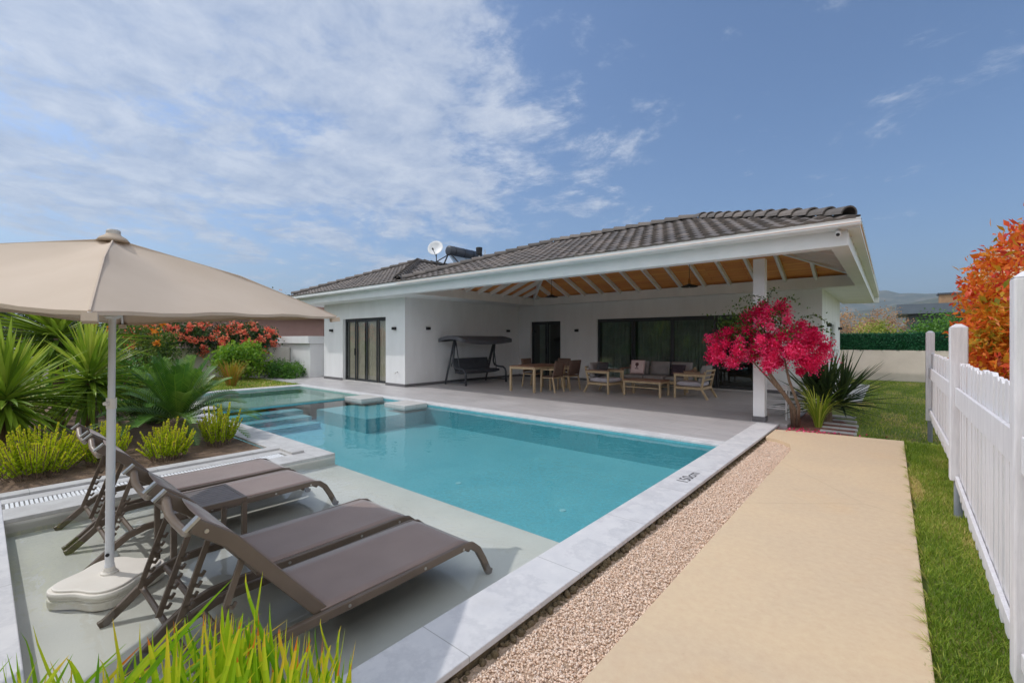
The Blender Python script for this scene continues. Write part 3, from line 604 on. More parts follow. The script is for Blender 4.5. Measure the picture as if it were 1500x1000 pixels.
# roofs: tiled slopes
def slope(mb, e0, e1, t0, t1, amp=.015, per=.235, course=.31):   # eave edge e0-e1 (as seen from outside, left to right), top edge t0-t1
    e0, e1, t0, t1 = (Vector(p) for p in (e0, e1, t0, t1)); along = (e1 - e0).normalized(); Lh = (e1 - e0).length
    up_l = (t0 - e0); H = (up_l - along * up_l.dot(along)).length; upv = (up_l - along * up_l.dot(along)).normalized(); nrm = along.cross(upv).normalized()
    if nrm.z < 0: nrm = -nrm
    a0 = (t0 - e0).dot(along); a1 = (t1 - e0).dot(along); k = max(1, round(H / course)); ch = H / k
    for c in range(k):
        h0, h1 = c * ch, (c + 1) * ch; l0 = a0 * h0 / H; r0 = Lh + (a1 - Lh) * h0 / H; l1 = a0 * h1 / H; r1 = Lh + (a1 - Lh) * h1 / H
        if r0 - l0 < .05: continue
        j0 = math.floor(l0 / per); j1 = math.ceil(r0 / per); sh = (c % 2) * per * .5
        for j in range(j0, j1 + 1):
            xs = [j * per + sh + per * q / 5 for q in range(6)]
            if xs[-1] < l0 or xs[0] > r0: continue
            lowp = []; topp = []; botp = []
            for q, x in enumerate(xs):
                w_ = amp * math.sin(math.pi * 2 * q / 5 + .6) + amp
                xl = min(max(x, l0), r0); xt = min(max(x, l1), max(r1, l1))
                lowp.append(e0 + along * xl + upv * (h0 - .03) + nrm * (w_ + .032)); botp.append(e0 + along * xl + upv * (h0 - .03) + nrm * (w_ * .3)); topp.append(e0 + along * xt + upv * h1 + nrm * (w_ + .004))
            if (lowp[0] - lowp[-1]).length < .01: continue
            m_ = 6; fs = [(q, q + 1, m_ + q + 1, m_ + q) for q in range(5)] + [(2 * m_ + q, 2 * m_ + q + 1, q + 1, q) for q in range(5)]
            mb.add(lowp + topp + botp, fs, random.uniform(.02, 1))
def ridge(mb, a, b, r=.115, seg=.36):
    a = Vector(a); b = Vector(b); L_ = (b - a).length; d = (b - a).normalized(); k = max(1, round(L_ / seg)); sd = d.cross(Vector((0, 0, 1))).normalized(); u_ = sd.cross(d).normalized()
    for i in range(k):
        p0 = a + d * (L_ * i / k - .03); p1 = a + d * (L_ * (i + 1) / k); vs = []
        for p, rr, lift in ((p0, r * 1.12, .035), (p1, r * .9, .012)):
            for th in (1.0, .82):
                for j in range(9):
                    an = math.pi * (j / 8); vs.append(p + sd * math.cos(an) * rr * th + u_ * (math.sin(an) * rr * th * .95 + lift))
        fs = [(j, j + 1, 19 + j, 18 + j) for j in range(8)] + [(9 + j, 10 + j, 1 + j, j) for j in range(8)] + [(18 + j, 19 + j, 28 + j, 27 + j) for j in range(8)]
        mb.add(vs, fs, random.uniform(.02, .8))
XL = -11.06; RS = (14.41 - YE) / 2; YR = YE + RS; ZR = EV + RS * PT          # main hip: eaves at YE and 14.41
WX0, WX1 = -18.3, XL; WR = (WX1 - WX0) / 2; WXR = WX0 + WR; WYR = YE + WR; WZR = EV + WR * .405
YB = 21.2; BR = (YB - 14.41) / 2; BYR = 14.41 + BR; BZR = EV + BR * .36
mr0, mr1 = (XL + RS, YR, ZR), (XE - RS, YR, ZR)
XG, YG = XE, YE; XE -= .05; YE += .03
for e in ([(XL, YE, EV), (XE, YE, EV), mr0, mr1], [(XE, YE, EV), (XE, 14.41, EV), mr1, mr1], [(XL, 14.41, EV), (XL, YE, EV), mr0, mr0], [(XE, 14.41, EV), (XL, 14.41, EV), mr1, mr0],
          [(WX0, YE, EV), (WX1, YE, EV), (WXR, WYR, WZR), (WXR, WYR, WZR)], [(WX1, YE, EV), (WX1, YB, EV), (WXR, WYR, WZR), (WXR, YB - WR, WZR)], [(WX0, YB, EV), (WX0, YE, EV), (WXR, YB - WR, WZR), (WXR, WYR, WZR)],
          [(WX1, YB, EV), (WX0, YB, EV), (WXR, YB - WR, WZR), (WXR, YB - WR, WZR)],
          [(XL, 14.41, EV), (XE, 14.41, EV), (XL + BR, BYR, BZR), (XE - BR, BYR, BZR)], [(XE, 14.41, EV), (XE, YB, EV), (XE - BR, BYR, BZR), (XE - BR, BYR, BZR)], [(XE, YB, EV), (XL, YB, EV), (XE - BR, BYR, BZR), (XL + BR, BYR, BZR)], [(XL, YB, EV), (XL, 14.41, EV), (XL + BR, BYR, BZR), (XL + BR, BYR, BZR)]):
    m_ = MB(); slope(m_, *e); m_.build('roof', roofm, villa)
XE, YE = XG, YG
for a, c in (((XE, YE, EV), mr1), ((XL, YE, EV), mr0), (mr0, mr1), ((WX0, YE, EV), (WXR, WYR, WZR)), ((WX1, YE, EV), (WXR, WYR, WZR)), ((WXR, WYR, WZR), (WXR, YB - WR, WZR)), ((XL + BR, BYR, BZR), (XE - BR, BYR, BZR)), ((XE, YB, EV), (XE - BR, BYR, BZR))) :
    rc_ = MB(); ridge(rc_, Vector(a).lerp(Vector(c), .05 if a[2] < 3.3 else 0) + Vector((0, 0, .005)), Vector(c) + Vector((0, 0, .005))); rc_.build('ridge_caps', roofm, villa)
# timber ceiling and white rafters under the main hip
dz = -.06
def cz(x, y): return EV + dz + PT * min(y - YE, 14.41 - y, XE - x, x - XL)
mr0c, mr1c = (mr0[0], YR, ZR + dz), (mr1[0], YR, ZR + dz)
z_ = EV + dz; woodx = mk_wood('orange_pine_boards_across', rgb(242, 172, 98), rgb(216, 140, 72), 0.14, 1)
for q_, w_ in (([(XL, YE, z_), (XE, YE, z_), mr1c, mr0c], wood), ([(XE, 14.41, z_), (XL, 14.41, z_), mr0c, mr1c], wood), ([(XL, 14.41, z_), (XL, YE, z_), mr0c], woodx), ([(XE, YE, z_), (XE, 14.41, z_), mr1c], woodx)):
    ce = MB(); ce.add(q_, [tuple(reversed(range(len(q_))))]); ce.build('timber_ceiling', w_, villa)
def raft(a, b, w_=.07, h=.13):
    m_ = MB(); a = Vector(a) - Vector((0, 0, h / 2 + .01)); b = Vector(b) - Vector((0, 0, h / 2 + .01)); m_.bar(a, b, w_, h); m_.build('rafter', whitep, villa)
x = XL + .45
while x < XE - .3:
    s_ = min(x - XL, XE - x, RS)
    raft((x, 14.30, cz(x, 14.30)), (x, 14.41 - s_, cz(x, 14.41 - s_))); raft((x, YE + .5, cz(x, YE + .5)), (x, YE + s_, cz(x, YE + s_))) if s_ > .6 else None
    x += .70
y = YE + .75
while y < 14.3:
    s_ = min(y - YE, 14.41 - y, RS)
    if s_ > .3:
        raft((XL + .12, y, cz(XL + .12, y)), (XL + s_, y, cz(XL + s_, y))); raft((XE - .12, y, cz(XE - .12, y)), (XE - s_, y, cz(XE - s_, y)))
    y += .62
for a, c in (((XL, YE, z_), mr0c), ((XL, 14.41, z_), mr0c), ((XE, YE, z_), mr1c), ((XE, 14.41, z_), mr1c), (mr0c, mr1c)): raft(Vector(a).lerp(Vector(c), .10 if a != mr0c else 0), c, .09, .16)
# openings
def pleats(mb, x0, x1, y, z0, z1, amp=.022, per=.11):
    k = int((x1 - x0) / (per / 6)); vs = []; fs = []
    for i in range(k + 1):
        x_ = x0 + (x1 - x0) * i / k; yy_ = y + amp * math.sin(i / 6 * 2 * math.pi) + amp * .4 * math.sin(i * .37)
        vs += [(x_, yy_, z0), (x_, yy_, z1)]
        if i: fs.append((2 * i - 2, 2 * i, 2 * i + 1, 2 * i - 1))
    mb.add(vs, fs)
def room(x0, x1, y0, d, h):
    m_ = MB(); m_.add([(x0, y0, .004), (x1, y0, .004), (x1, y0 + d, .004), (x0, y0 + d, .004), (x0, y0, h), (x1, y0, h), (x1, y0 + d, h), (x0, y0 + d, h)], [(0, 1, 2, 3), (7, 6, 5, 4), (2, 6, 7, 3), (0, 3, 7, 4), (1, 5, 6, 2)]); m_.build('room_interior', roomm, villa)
def glazed(name, x0, x1, yf, z1, n_, curtains, cm_, fr=.055, gm=None):
    m_ = MB(); w_ = (x1 - x0) / n_
    m_.box(x0, x1, yf, yf + .09, z1 - .06, z1); m_.box(x0, x1, yf, yf + .09, .0, .035); m_.box(x0, x0 + .06, yf, yf + .09, .035, z1 - .06); m_.box(x1 - .06, x1, yf, yf + .09, .035, z1 - .06)
    d = m_.build(name, darkfr, villa)
    for i in range(n_):
        yo = yf + .02 + .03 * (i % 2); a, c = x0 + i * w_ + .01, x0 + (i + 1) * w_ - .01
        l = MB(); l.box(a, a + fr, yo, yo + .028, .04, z1 - .065); l.box(c - fr, c, yo, yo + .028, .04, z1 - .065); l.box(a + fr, c - fr, yo, yo + .028, .04, .04 + fr * 1.2); l.box(a + fr, c - fr, yo, yo + .028, z1 - .065 - fr, z1 - .065)
        l.build('sash', darkfr, d)
        p = MB(); p.add([(a + fr, yo + .012, .04 + fr * 1.2), (c - fr, yo + .012, .04 + fr * 1.2), (c - fr, yo + .012, z1 - .065 - fr), (a + fr, yo + .012, z1 - .065 - fr)], [(0, 1, 2, 3)]); p.build('pane', gm or glass, d)
    h_ = MB(); h_.box(x0 + w_ - .02, x0 + w_ + .0, yf - .035, yf + .02, .95, 1.2); h_.build('handle', black, d)
    for a, c in curtains:
        q = MB(); pleats(q, a, c, yf + .13, .02, z1 + .02); q.build('curtain', cm_, villa)
    room(x0 - .4, x1 + .4, yf + .1001, 3.2, z1 + .25)
glazed('sliding_door', -15.65, -12.90, 8.86, 2.28, 4, [(-15.55, -14.55), (-14.40, -13.12)], curt, gm=clearg)
glazed('sliding_door', -8.2, -2.75, 14.60, 2.26, 4, [(-8.1, -7.0), (-6.7, -4.2)], curtd)
glazed('entrance_door', -11.25, -9.78, 14.60, 2.24, 2, [(-10.95, -10.4)], curtd)
m_ = MB(); m_.box(-15.65, -12.9, 8.74, 8.86, 0.001, .03); m_.build('threshold', deckm, villa); m_ = MB(); m_.box(-8.2, -2.75, 14.48, 14.6, .001, .025); m_.build('threshold', deckm, villa)
wf = MB(); wf.box(-1.50, -1.42, 16.6, 16.66, 1.2, 2.06); wf.box(-1.50, -1.42, 18.14, 18.2, 1.2, 2.06); wf.box(-1.50, -1.42, 16.66, 18.14, 1.2, 1.26); wf.box(-1.50, -1.42, 16.66, 18.14, 2.0, 2.06); wn = wf.build('window', whitep, villa)
wf = MB(); wf.add([(-1.46, 16.66, 1.26), (-1.46, 18.14, 1.26), (-1.46, 18.14, 2.0), (-1.46, 16.66, 2.0)], [(0, 1, 2, 3)]); wf.build('pane', glass, wn); wf = MB(); wf.box(-1.42, -1.33, 16.5, 18.3, 1.15, 1.2); wf.build('sill', deckm, wn)

# ------------------------------------------------------------------ wall lights, pendants, tap, camera, roof kit
def wall_light(loc, rot, lab):
    t_ = thing('wall_light', lab, 'wall light', loc, rot, 'black wall lights on the villa')
    m_ = MB(); m_.box(-.06, .06, -.012, 0, -.05, .05); m_.build('back_plate', black, t_); m_ = MB(); m_.box(-.06, .06, -.11, -.0125, -.045, .045); m_.build('lamp_body', black, t_, bevel=.006)
for l, r_, lab in (((-16.41, 8.75, 1.87), 0, 'black box wall light left of the curtained sliding door'), ((-12.36, 8.75, 1.88), 0, 'black box wall light right of the curtained sliding door'),
                   ((-11.85, 9.66, 1.89), R(90), 'black box wall light on the side wall before the swing seat'), ((-11.85, 13.75, 1.87), R(90), 'black box wall light on the side wall above the swing seat'),
                   ((-9.02, 14.5, 1.86), 0, 'black box wall light between the dark entrance door and the long glazing'), ((-1.40, 15.7, 1.93), R(90), 'black box wall light before the small side window'), ((-1.40, 19.3, 1.90), R(90), 'black box wall light beyond the small side window')):
    wall_light(l, r_, lab)
def pendant(x, y, lab):
    t_ = thing('pendant_lamp', lab, 'pendant lamp', (x, y, 2.83), 0, 'pendant lamps under the terrace roof')
    top = cz(x, y) - 2.83 - .13
    m_ = MB(); m_.tube([(0, 0, .22), (0, 0, top)], .006, 6); m_.build('cord', black, t_)
    m_ = MB(); m_.lathe([(.19, 0), (.20, .005), (.195, .02), (.05, .07), (.03, .085), (.018, .082), (.16, .014)], 24); m_.build('shade', black, t_, smooth=True)
    m_ = MB(); m_.lathe([(.03, .085), (.034, .10), (.032, .17), (.02, .20), (.012, .22)], 14); m_.build('lamp_holder', simple('brass', rgb(170, 120, 60), None, 6, 0.35, metal=.7), t_)
    m_ = MB(); m_.lathe([(.002, -.01), (.028, .005), (.034, .035), (.02, .07)], 14); m_.build('bulb', whitep, t_, smooth=True)
pendant(-3.87, 11.5, 'dark dish pendant lamp hanging over the lounge seating'); pendant(-8.09, 11.5, 'dark dish pendant lamp hanging over the dining table')
t = thing('wall_tap', 'small white garden tap low on the wall right of the sliding door', 'tap', (-12.22, 8.75, .46))
m_ = MB(); m_.tube([(0, 0, 0), (0, -.06, 0), (0, -.10, -.01), (0, -.115, -.05)], [.014, .014, .013, .011], 10); m_.build('spout', steel, t, smooth=True)
m_ = MB(); m_.lathe([(.03, 0), (.03, .012), (.01, .02)], 12, 0, -.06); m_.bar((-.035, -.06, .03), (.035, -.06, .03), .012, .012); m_.build('handle', whitep, t)
m_ = MB(); m_.box(-11.849, -11.832, 9.55, 9.64, .36, .45); o = m_.build('wall_socket', whitep, bevel=.004); tag(o, 'white power socket low on the side wall of the terrace', 'socket')
t = thing('security_camera', 'white security camera under the gutter at the roof corner', 'camera', (-.58, 8.1, 3.03))
m_ = MB(); m_.lathe([(.03, 0), (.03, .01)], 12, 0, 0, Matrix.Rotation(R(90), 4, 'X')); m_.bar((0, 0, 0), (0, -.06, .02), .015, .015); m_.build('bracket', whitep, t)
m_ = MB(); m_.tube([(0, -.05, .045), (0, -.13, .0), (0, -.17, -.02)], [.036, .036, .034], 14); m_.build('camera_body', whitep, t, smooth=False); m_ = MB(); m_.tube([(0, -.168, -.019), (0, -.174, -.022)], .024, 12); m_.build('lens', black, t)
# satellite dish on the ridge
t = thing('satellite_dish', 'white satellite dish on a mast at the tiled roof ridge', 'satellite dish', (-14.68, 12.45, 4.66), R(30))
m_ = MB(); m_.tube([(0, 0, 0), (0, 0, .55)], .02, 8); m_.bar((-.25, 0, .03), (.25, .0, .03), .03, .03); m_.build('mast', black, t)
m_ = MB(); Md = Matrix.Translation((0, -.06, .68)) @ Matrix.Rotation(R(70), 4, 'X'); m_.lathe([(.002, 0), (.12, .012), (.24, .045), (.33, .09), (.335, .085), (.24, .035), (.12, .0), (.002, -.012)], 28, 0, 0, Md); m_.build('reflector', whitep, t, smooth=True)
m_ = MB(); m_.bar((0, -.02, .36), (0, -.42, .58), .018, .018); m_.tube([(0, -.40, .58), (0, -.47, .62)], .035, 10); m_.build('feed_arm', black, t)
t = thing('solar_water_heater', 'solar water heater with grey tank and sloping panel on the roof', 'solar heater', (-13.6, 13.0, 4.1))
m_ = MB(); m_.tube([(0, -.85, 1.0), (0, -.83, 1.0), (0, .93, 1.0), (0, .95, 1.0)], [.14, .2, .2, .14], 20); m_.build('tank', simple('grey_tank', rgb(62, 67, 76), None, 4, .45), t, smooth=True)
m_ = MB()
for y_ in (-.6, -.1, .4): m_.tube([(0, y_, 1.0), (0, y_ + .03, 1.0)], .206, 20)
m_.build('tank_bands', black, t)
m_ = MB(); 
for y0_ in (-.82, .06): m_.box(0, 1.25, y0_, y0_ + .84, -.03, .03, Matrix.Translation((-.12, 0, 1.0)) @ Matrix.Rotation(R(50), 4, 'Y'))
m_.build('collector_panel', simple('blue_grey_collector', rgb(150, 164, 178), rgb(132, 148, 164), 3, .12), t)
m_ = MB()
for y_ in (-.8, .85): m_.bar((0, y_, .95), (-.45, y_, .3), .04, .04); m_.bar((0, y_, .95), (.95, y_, .1), .04, .04); m_.bar((-.45, y_, .3), (.95, y_, .1), .04, .04)
m_.bar((-.3, -1.35, .45), (0, -.8, .85), .04, .04); m_.build('stand', black, t)
t = thing('roof_vent_pot', 'small black pot on thin poles beside the solar heater', 'vent', (-12.26, 12.55, 3.6))
m_ = MB(); m_.tube([(0, 0, 0), (0, 0, 1.25)], .02, 8); m_.tube([(.18, .14, 0), (.18, .14, 1.42)], .015, 8); m_.build('poles', steel, t)
m_ = MB(); m_.lathe([(.05, 1.2), (.11, 1.24), (.13, 1.48), (.12, 1.5)], 14); m_.build('pot', black, t)

# ------------------------------------------------------------------ sun loungers, side table, parasol
def make_lounger(lab):
    t = thing('sun_lounger', lab, 'sun lounger', (0, 0, 0), 0, 'taupe sun loungers standing in the shallow pool shelf')
    hw = .295
    path = [(0, -.01, .008), (0, .02, .02), (0, .10, .085), (0, .19, .165), (0, .27, .222), (0, .37, .254), (0, .5, .262), (0, 1.1, .262), (0, 1.52, .268), (0, 1.64, .27), (0, 1.71, .255), (0, 1.765, .21), (0, 1.82, .12), (0, 1.87, .02), (0, 1.90, .008)]
    for sx in (-hw, hw):
        m_ = MB(); m_.strip([(sx, y_, z_) for _, y_, z_ in path], .030, .048); sr = m_.build('side_rail', frame, t, bevel=.006)
        for y_ in (.8, 1.3, 1.62): m_ = MB(); m_.tube([(sx - .018, y_, .262), (sx + .018, y_, .262)], .009, 8); m_.build('rivet', steel, sr)
    for pp, rr in (([(-hw, .185, .155), (hw, .185, .155)], .016), ([(-hw, .30, .235), (hw, .30, .235)], .016), ([(-hw, .68, .25), (hw, .68, .25)], .014), ([(-hw, 1.68, .235), (-.1, 1.70, .215), (.1, 1.70, .215), (hw, 1.68, .235)], .014)):
        m_ = MB(); m_.tube(pp, rr, 8); m_.build('cross_bar', frame, t)
    # seat sling with slight sag
    k = 14; vs = []; fs = []
    for i in range(k + 1):
        f_ = i / k; y_ = .66 + (1.735 - .66) * f_; zt = .292 if f_ < .9 else .292 - .035 * ((f_ - .9) / .1) ** 2
        for a in np.linspace(-1, 1, 9): vs.append((a * (hw - .012), y_, zt - .014 * (1 - a * a) * math.sin(math.pi * min(f_ * 1.05, 1))))
    for i in range(k):
        for j in range(8): fs.append((i * 9 + j, i * 9 + j + 1, (i + 1) * 9 + j + 1, (i + 1) * 9 + j))
    m_ = MB(); m_.add(vs, fs); o_ = m_.build('seat_sling', sling, t, smooth=True); sm = o_.modifiers.new('thick', 'SOLIDIFY'); sm.thickness = .006
    # backrest, hinged at y=.70
    hy, hz = .66, .285; ty, tz = .12, .885; bv = Vector((0, ty - hy, tz - hz))
    def bp(f_, s_, off=0.0):
        nrm = Vector((0, bv.z, -bv.y)).normalized(); cv = -.030 * max(0, 1 - abs(f_ - .78) / (.22 if f_ > .78 else .78))
        return Vector((s_, hy, hz)) + bv * f_ + nrm * (off - cv)
    for sx in (-hw + .035, hw - .035):
        m_ = MB(); m_.strip([bp(f_, sx) for f_ in (-.10, 0, .35, .70, .78, .86, 1.0)], .03, .062); br_ = m_.build('back_rail', frame, t, bevel=.006)
        m_ = MB(); e = bp(1.0, sx); d_ = bv.normalized(); m_.bar(e, e + d_ * .012, .034, .068, (0, d_.z, -d_.y)); c_ = bp(.93, sx + (.016 if sx > 0 else -.016)); m_.tube([c_, c_ + Vector((.006 if sx > 0 else -.006, 0, 0))], .009, 8); m_.build('end_cap', steel, br_)
    vs = []; fs = []; kk = 10
    for i in range(kk + 1):
        f_ = -.02 + .92 * i / kk
        for a in np.linspace(-1, 1, 7): vs.append(bp(f_, a * (hw - .05), .028 - .016 * (1 - a * a)))
    for i in range(kk):
        for j in range(6): fs.append((i * 7 + j, i * 7 + j + 1, (i + 1) * 7 + j + 1, (i + 1) * 7 + j))
    m_ = MB(); m_.add(vs, fs); o_ = m_.build('back_sling', sling, t, smooth=True); sm = o_.modifiers.new('thick', 'SOLIDIFY'); sm.thickness = .006
    m_ = MB(); w2 = hw - .05
    pts = [bp(.97, -w2), bp(.965, -w2 * .85, -.012), bp(.93, -w2 * .62, -.045), bp(.90, -w2 * .35, -.058), bp(.90, w2 * .35, -.058), bp(.93, w2 * .62, -.045), bp(.965, w2 * .85, -.012), bp(.97, w2)]
    m_.tube(pts, .019, 10); m_.build('head_bar', simple('pale_taupe_tube', rgb(150, 132, 116), None, 5, .4), t, smooth=True)
    for pp in ([bp(.0, -w2), bp(.0, w2)], [bp(.5, -w2, -.03), bp(.5, w2, -.03)]):
        m_ = MB(); m_.tube(pp, .013, 8); m_.build('back_bar', frame, t)
    # notched support arms from the backrest down to the rear cross bar
    for sx in (-w2 + .03, w2 - .03):
        m_ = MB(); a = bp(.62, sx, -.03); c = Vector((sx, .16, .185)); m_.bar(a, c, .016, .026)
        d_ = (c - a).normalized(); pn = Vector((0, d_.z, -d_.y)); pn = pn if pn.z < 0 else -pn
        for q in range(6):
            p = a + (c - a) * (.40 + .1 * q); m_.bar(p, p + pn * .034 + d_ * .006, .016, .014, tuple(d_)); m_.bar(p + pn * .03 + d_ * .004, p + pn * .036 - d_ * .018, .016, .012, tuple(pn))
        m_.build('support_arm', frame, t)
    return t
SH = -.15
L0 = make_lounger('taupe sun lounger nearest the right hand pool coping'); L0.location = (-2.475, .45, SH)
copy_thing(L0, 'taupe sun lounger between the nearest lounger and the side table', (-3.18, .45, SH))
copy_thing(L0, 'taupe sun lounger just beyond the slatted side table', (-4.56, .43, SH))
copy_thing(L0, 'taupe sun lounger farthest from camera beside the planting bed', (-5.25, .43, SH))
t = thing('side_table', 'small square slatted side table standing in water between the loungers', 'side table', (-3.95, 1.07, SH))
m_ = MB(); h_ = .47; q = .235
for i in range(9): m_.box(-q + .03 + i * .0465, -q + .03 + i * .0465 + .041, -q + .025, q - .025, h_ - .018, h_)
m_.build('slats', tablem, t)
m_ = MB(); m_.box(-q, q, -q, -q + .025, h_ - .035, h_ + .002); m_.box(-q, q, q - .025, q, h_ - .035, h_ + .002); m_.box(-q, -q + .025, -q + .025, q - .025, h_ - .035, h_ + .002); m_.box(q - .025, q, -q + .025, q - .025, h_ - .035, h_ + .002); m_.build('rim', frame, t, bevel=.003)
for sx in (-1, 1):
    for sy in (-1, 1): m_ = MB(); m_.box(sx * q - .017 * (sx + 1), sx * q + .017 * (1 - sx), sy * q - .017 * (sy + 1), sy * q + .017 * (1 - sy), 0, h_ - .036); m_.build('leg', frame, t, bevel=.003)
# parasol
PXY = (-3.93, .55)
t = thing('parasol', 'cream square parasol with white pole on a white clover base', 'parasol', (*PXY, SH))
m_ = MB()
def clover(r, s=1.0): return [(s * r * (1 + .13 * math.cos(4 * a + .6)) * math.cos(a), s * r * (1 + .13 * math.cos(4 * a + .6)) * math.sin(a)) for a in np.linspace(0, 2 * math.pi, 64, endpoint=False)]
for z0_, z1_, s0 in ((.01, .058, 1.0), (.058, .075, .98), (.075, .108, 1.0), (.108, .122, .93)): m_.prism(clover(.255, s0), z0_, z1_)
pb = m_.build('base', plastic, t, bevel=.012); m_ = MB(); m_.lathe([(.046, .12), (.046, .132), (.034, .14), (.030, .165)], 18); m_.build('socket', plastic, pb)
lean = .012; top = 2.335
def pl(z): return Vector((z * lean * .764, z * lean * .645, z))
m_ = MB(); m_.tube([pl(.12), pl(1.22)], .024, 18); m_.tube([pl(.13), pl(.18)], .027, 18); m_.build('pole', polem, t, smooth=False)
m_ = MB(); m_.tube([pl(1.20), pl(1.27)], .0275, 18); m_.tube([pl(1.24) + Vector((.02, -.02, 0)), pl(1.24) + Vector((.045, -.04, 0))], .012, 8); m_.build('collar', plastic, t)
m_ = MB(); m_.tube([pl(1.25), pl(top)], .0195, 16); m_.build('upper_pole', polem, t)
m_ = MB(); e_ = (pl(.25) + Vector((.021, -.013, 0))); m_.tube([e_, e_ + Vector((.006, -.003, 0))], .011, 10); m_.build('badge', black, t)
m_ = MB(); m_.lathe([(.036, 0), (.038, .008), (.038, .034), (.032, .043), (.01, .046)], 16, pl(top).x, pl(top).y, Matrix.Translation((0, 0, top - .005))); m_.build('finial', simple('pale_grey_plastic', rgb(190, 186, 180), None), t, smooth=False)
Dg = 1.44; apex = pl(top - .03); ang0 = math.atan2(-PXY[1], -PXY[0]) + R(-3.0)
cors = [Vector((Dg * math.cos(ang0 + i * math.pi / 2), Dg * math.sin(ang0 + i * math.pi / 2), (1.765, 1.85, 1.80, 1.92)[i])) + Vector((pl(1.8).x, pl(1.8).y, 0)) for i in range(4)]
vs = []; fs = []; nu = 12; nv = 14
m_ = MB()
for i in range(4):
    a, c = cors[i], cors[(i + 1) % 4]; vs = []
    for r_ in range(nv + 1):
        f_ = r_ / nv
        for q in range(nu + 1):
            w_ = q / nu; sag_e = .055 * math.sin(math.pi * w_) * f_ ** 1.3                     # rim rises slightly between ribs
            p = apex.lerp(a.lerp(c, w_), f_); bow = .05 * math.sin(math.pi * f_) * (1 - .6 * math.sin(math.pi * w_))
            ctr = Vector((apex.x, apex.y, p.z)); inw_ = (ctr - p) * (.045 * math.sin(math.pi * w_) * f_)
            vs.append(p + Vector((0, 0, bow + sag_e * .2 - .045 * math.sin(math.pi * w_) * math.sin(math.pi * f_))) + inw_ + Vector((0, 0, .006 * math.sin(w_ * 19 + f_ * 7) * f_)))
    fs = [(r_ * (nu + 1) + q, r_ * (nu + 1) + q + 1, (r_ + 1) * (nu + 1) + q + 1, (r_ + 1) * (nu + 1) + q) for r_ in range(nv) for q in range(nu)]
    m_.add(vs, fs)
    rim = vs[-(nu + 1):]; hem = [p + Vector((0, 0, -.018)) for p in rim]; m_.add(rim + hem, [(q, q + 1, nu + 2 + q, nu + 1 + q) for q in range(nu)])
can = m_.build('canopy', canvas, t, smooth=True)
m_ = MB()
for i in range(4):
    m_.tube([apex + Vector((0, 0, .008)), apex.lerp(cors[i], .5) + Vector((0, 0, .056)), cors[i] + Vector((0, 0, .004))], .006, 6)
m_.build('seams', canvas, can)
m_ = MB(); m_.lathe([(.085, -.052), (.07, -.03), (.042, -.012), (.036, .0)], 20, apex.x, apex.y, Matrix.Translation((0, 0, apex.z + .045))); m_.build('cap', canvas, can, smooth=True)
for i in range(4):
    m_ = MB(); m_.bar(apex + Vector((0, 0, -.03)), cors[i] + Vector((0, 0, -.012)), .014, .02); rb_ = m_.build('rib', polem, t)
    m_ = MB(); m_.bar(pl(1.82), apex.lerp(cors[i], .5) + Vector((0, 0, -.02)), .012, .016); m_.build('strut', polem, rb_)
    m_ = MB(); d_ = (cors[i] - Vector((apex.x, apex.y, cors[i].z))).normalized(); m_.bar(cors[i] - d_ * .05 + Vector((0, 0, -.03)), cors[i] + d_ * .02 + Vector((0, 0, -.02)), .05, .035); m_.build('tip_pocket', canvas, rb_)
m_ = MB(); m_.lathe([(.03, 0), (.045, .01), (.045, .05), (.03, .06)], 14, pl(1.8).x, pl(1.8).y, Matrix.Translation((0, 0, 1.79))); m_.build('runner', polem, t)

# ------------------------------------------------------------------ terrace furniture
def legp(mb, a, b, w0=.045, w1=.035):
    mb.bar(a, b, w0, w0)
t = thing('dining_table', 'pale wooden dining table with brown top in front of the entrance door', 'dining table', (-8.20, 10.95, 0))
m_ = MB(); m_.box(-.47, .47, -.80, .80, .722, .75); m_.build('tabletop', teakt, t, bevel=.005)
m_ = MB(); m_.box(-.46, .46, -.79, -.755, .655, .72); m_.box(-.46, .46, .755, .79, .655, .72); m_.box(-.46, -.425, -.755, .755, .655, .72); m_.box(.425, .46, -.755, .755, .655, .72); m_.build('apron', teak, t)
for sx in (-.435, .435):
    for sy in (-.765, .765): m_ = MB(); m_.bar((sx, sy, 0), (sx, sy, .72), .06, .06); m_.build('leg', teak, t, bevel=.005)
def make_chair(lab):                                       # faces +X locally (seat front at +x)
    t = thing('dining_chair', lab, 'dining chair', (0, 0, 0), 0, 'brown backed chairs around the dining table')
    m_ = MB(); m_.cushion(.02, 0, .445, .46, .46, .04, n=6); m_.build('seat', wicker, t, smooth=True)
    for sy in (-.23, .23):
        m_ = MB(); m_.bar((.22, sy, 0), (.20, sy, .64), .034, .04); m_.build('leg', teak, t); m_ = MB(); m_.bar((-.27, sy, 0), (-.19, sy, .44), .034, .04); m_.build('leg', teak, t)
        m_ = MB(); m_.bar((.23, sy, .65), (-.24, sy, .655), .045, .025); m_.build('armrest', teak, t)
    m_ = MB(); m_.box(-.2, .22, -.22, .22, .40, .425); m_.build('seat_frame', teak, t)
    m_ = MB(); Mx = Matrix.Translation((-.20, 0, .45)) @ Matrix.Rotation(R(-12), 4, 'Y'); m_.cushion(0, 0, 0, .44, .45, .035, Mx @ Matrix.Translation((0, 0, .24)) @ Matrix.Rotation(R(90), 4, 'Y'), 6); m_.build('backrest', wicker, t, smooth=True)
    m_ = MB()
    for sy in (-.225, .225): m_.bar(Mx @ Vector((0, sy, -.02)), Mx @ Vector((0, sy, .46)), .03, .035)
    m_.bar(Mx @ Vector((0, -.225, .45)), Mx @ Vector((0, .225, .45)), .03, .03); m_.build('back_frame', wicker, t)
    return t
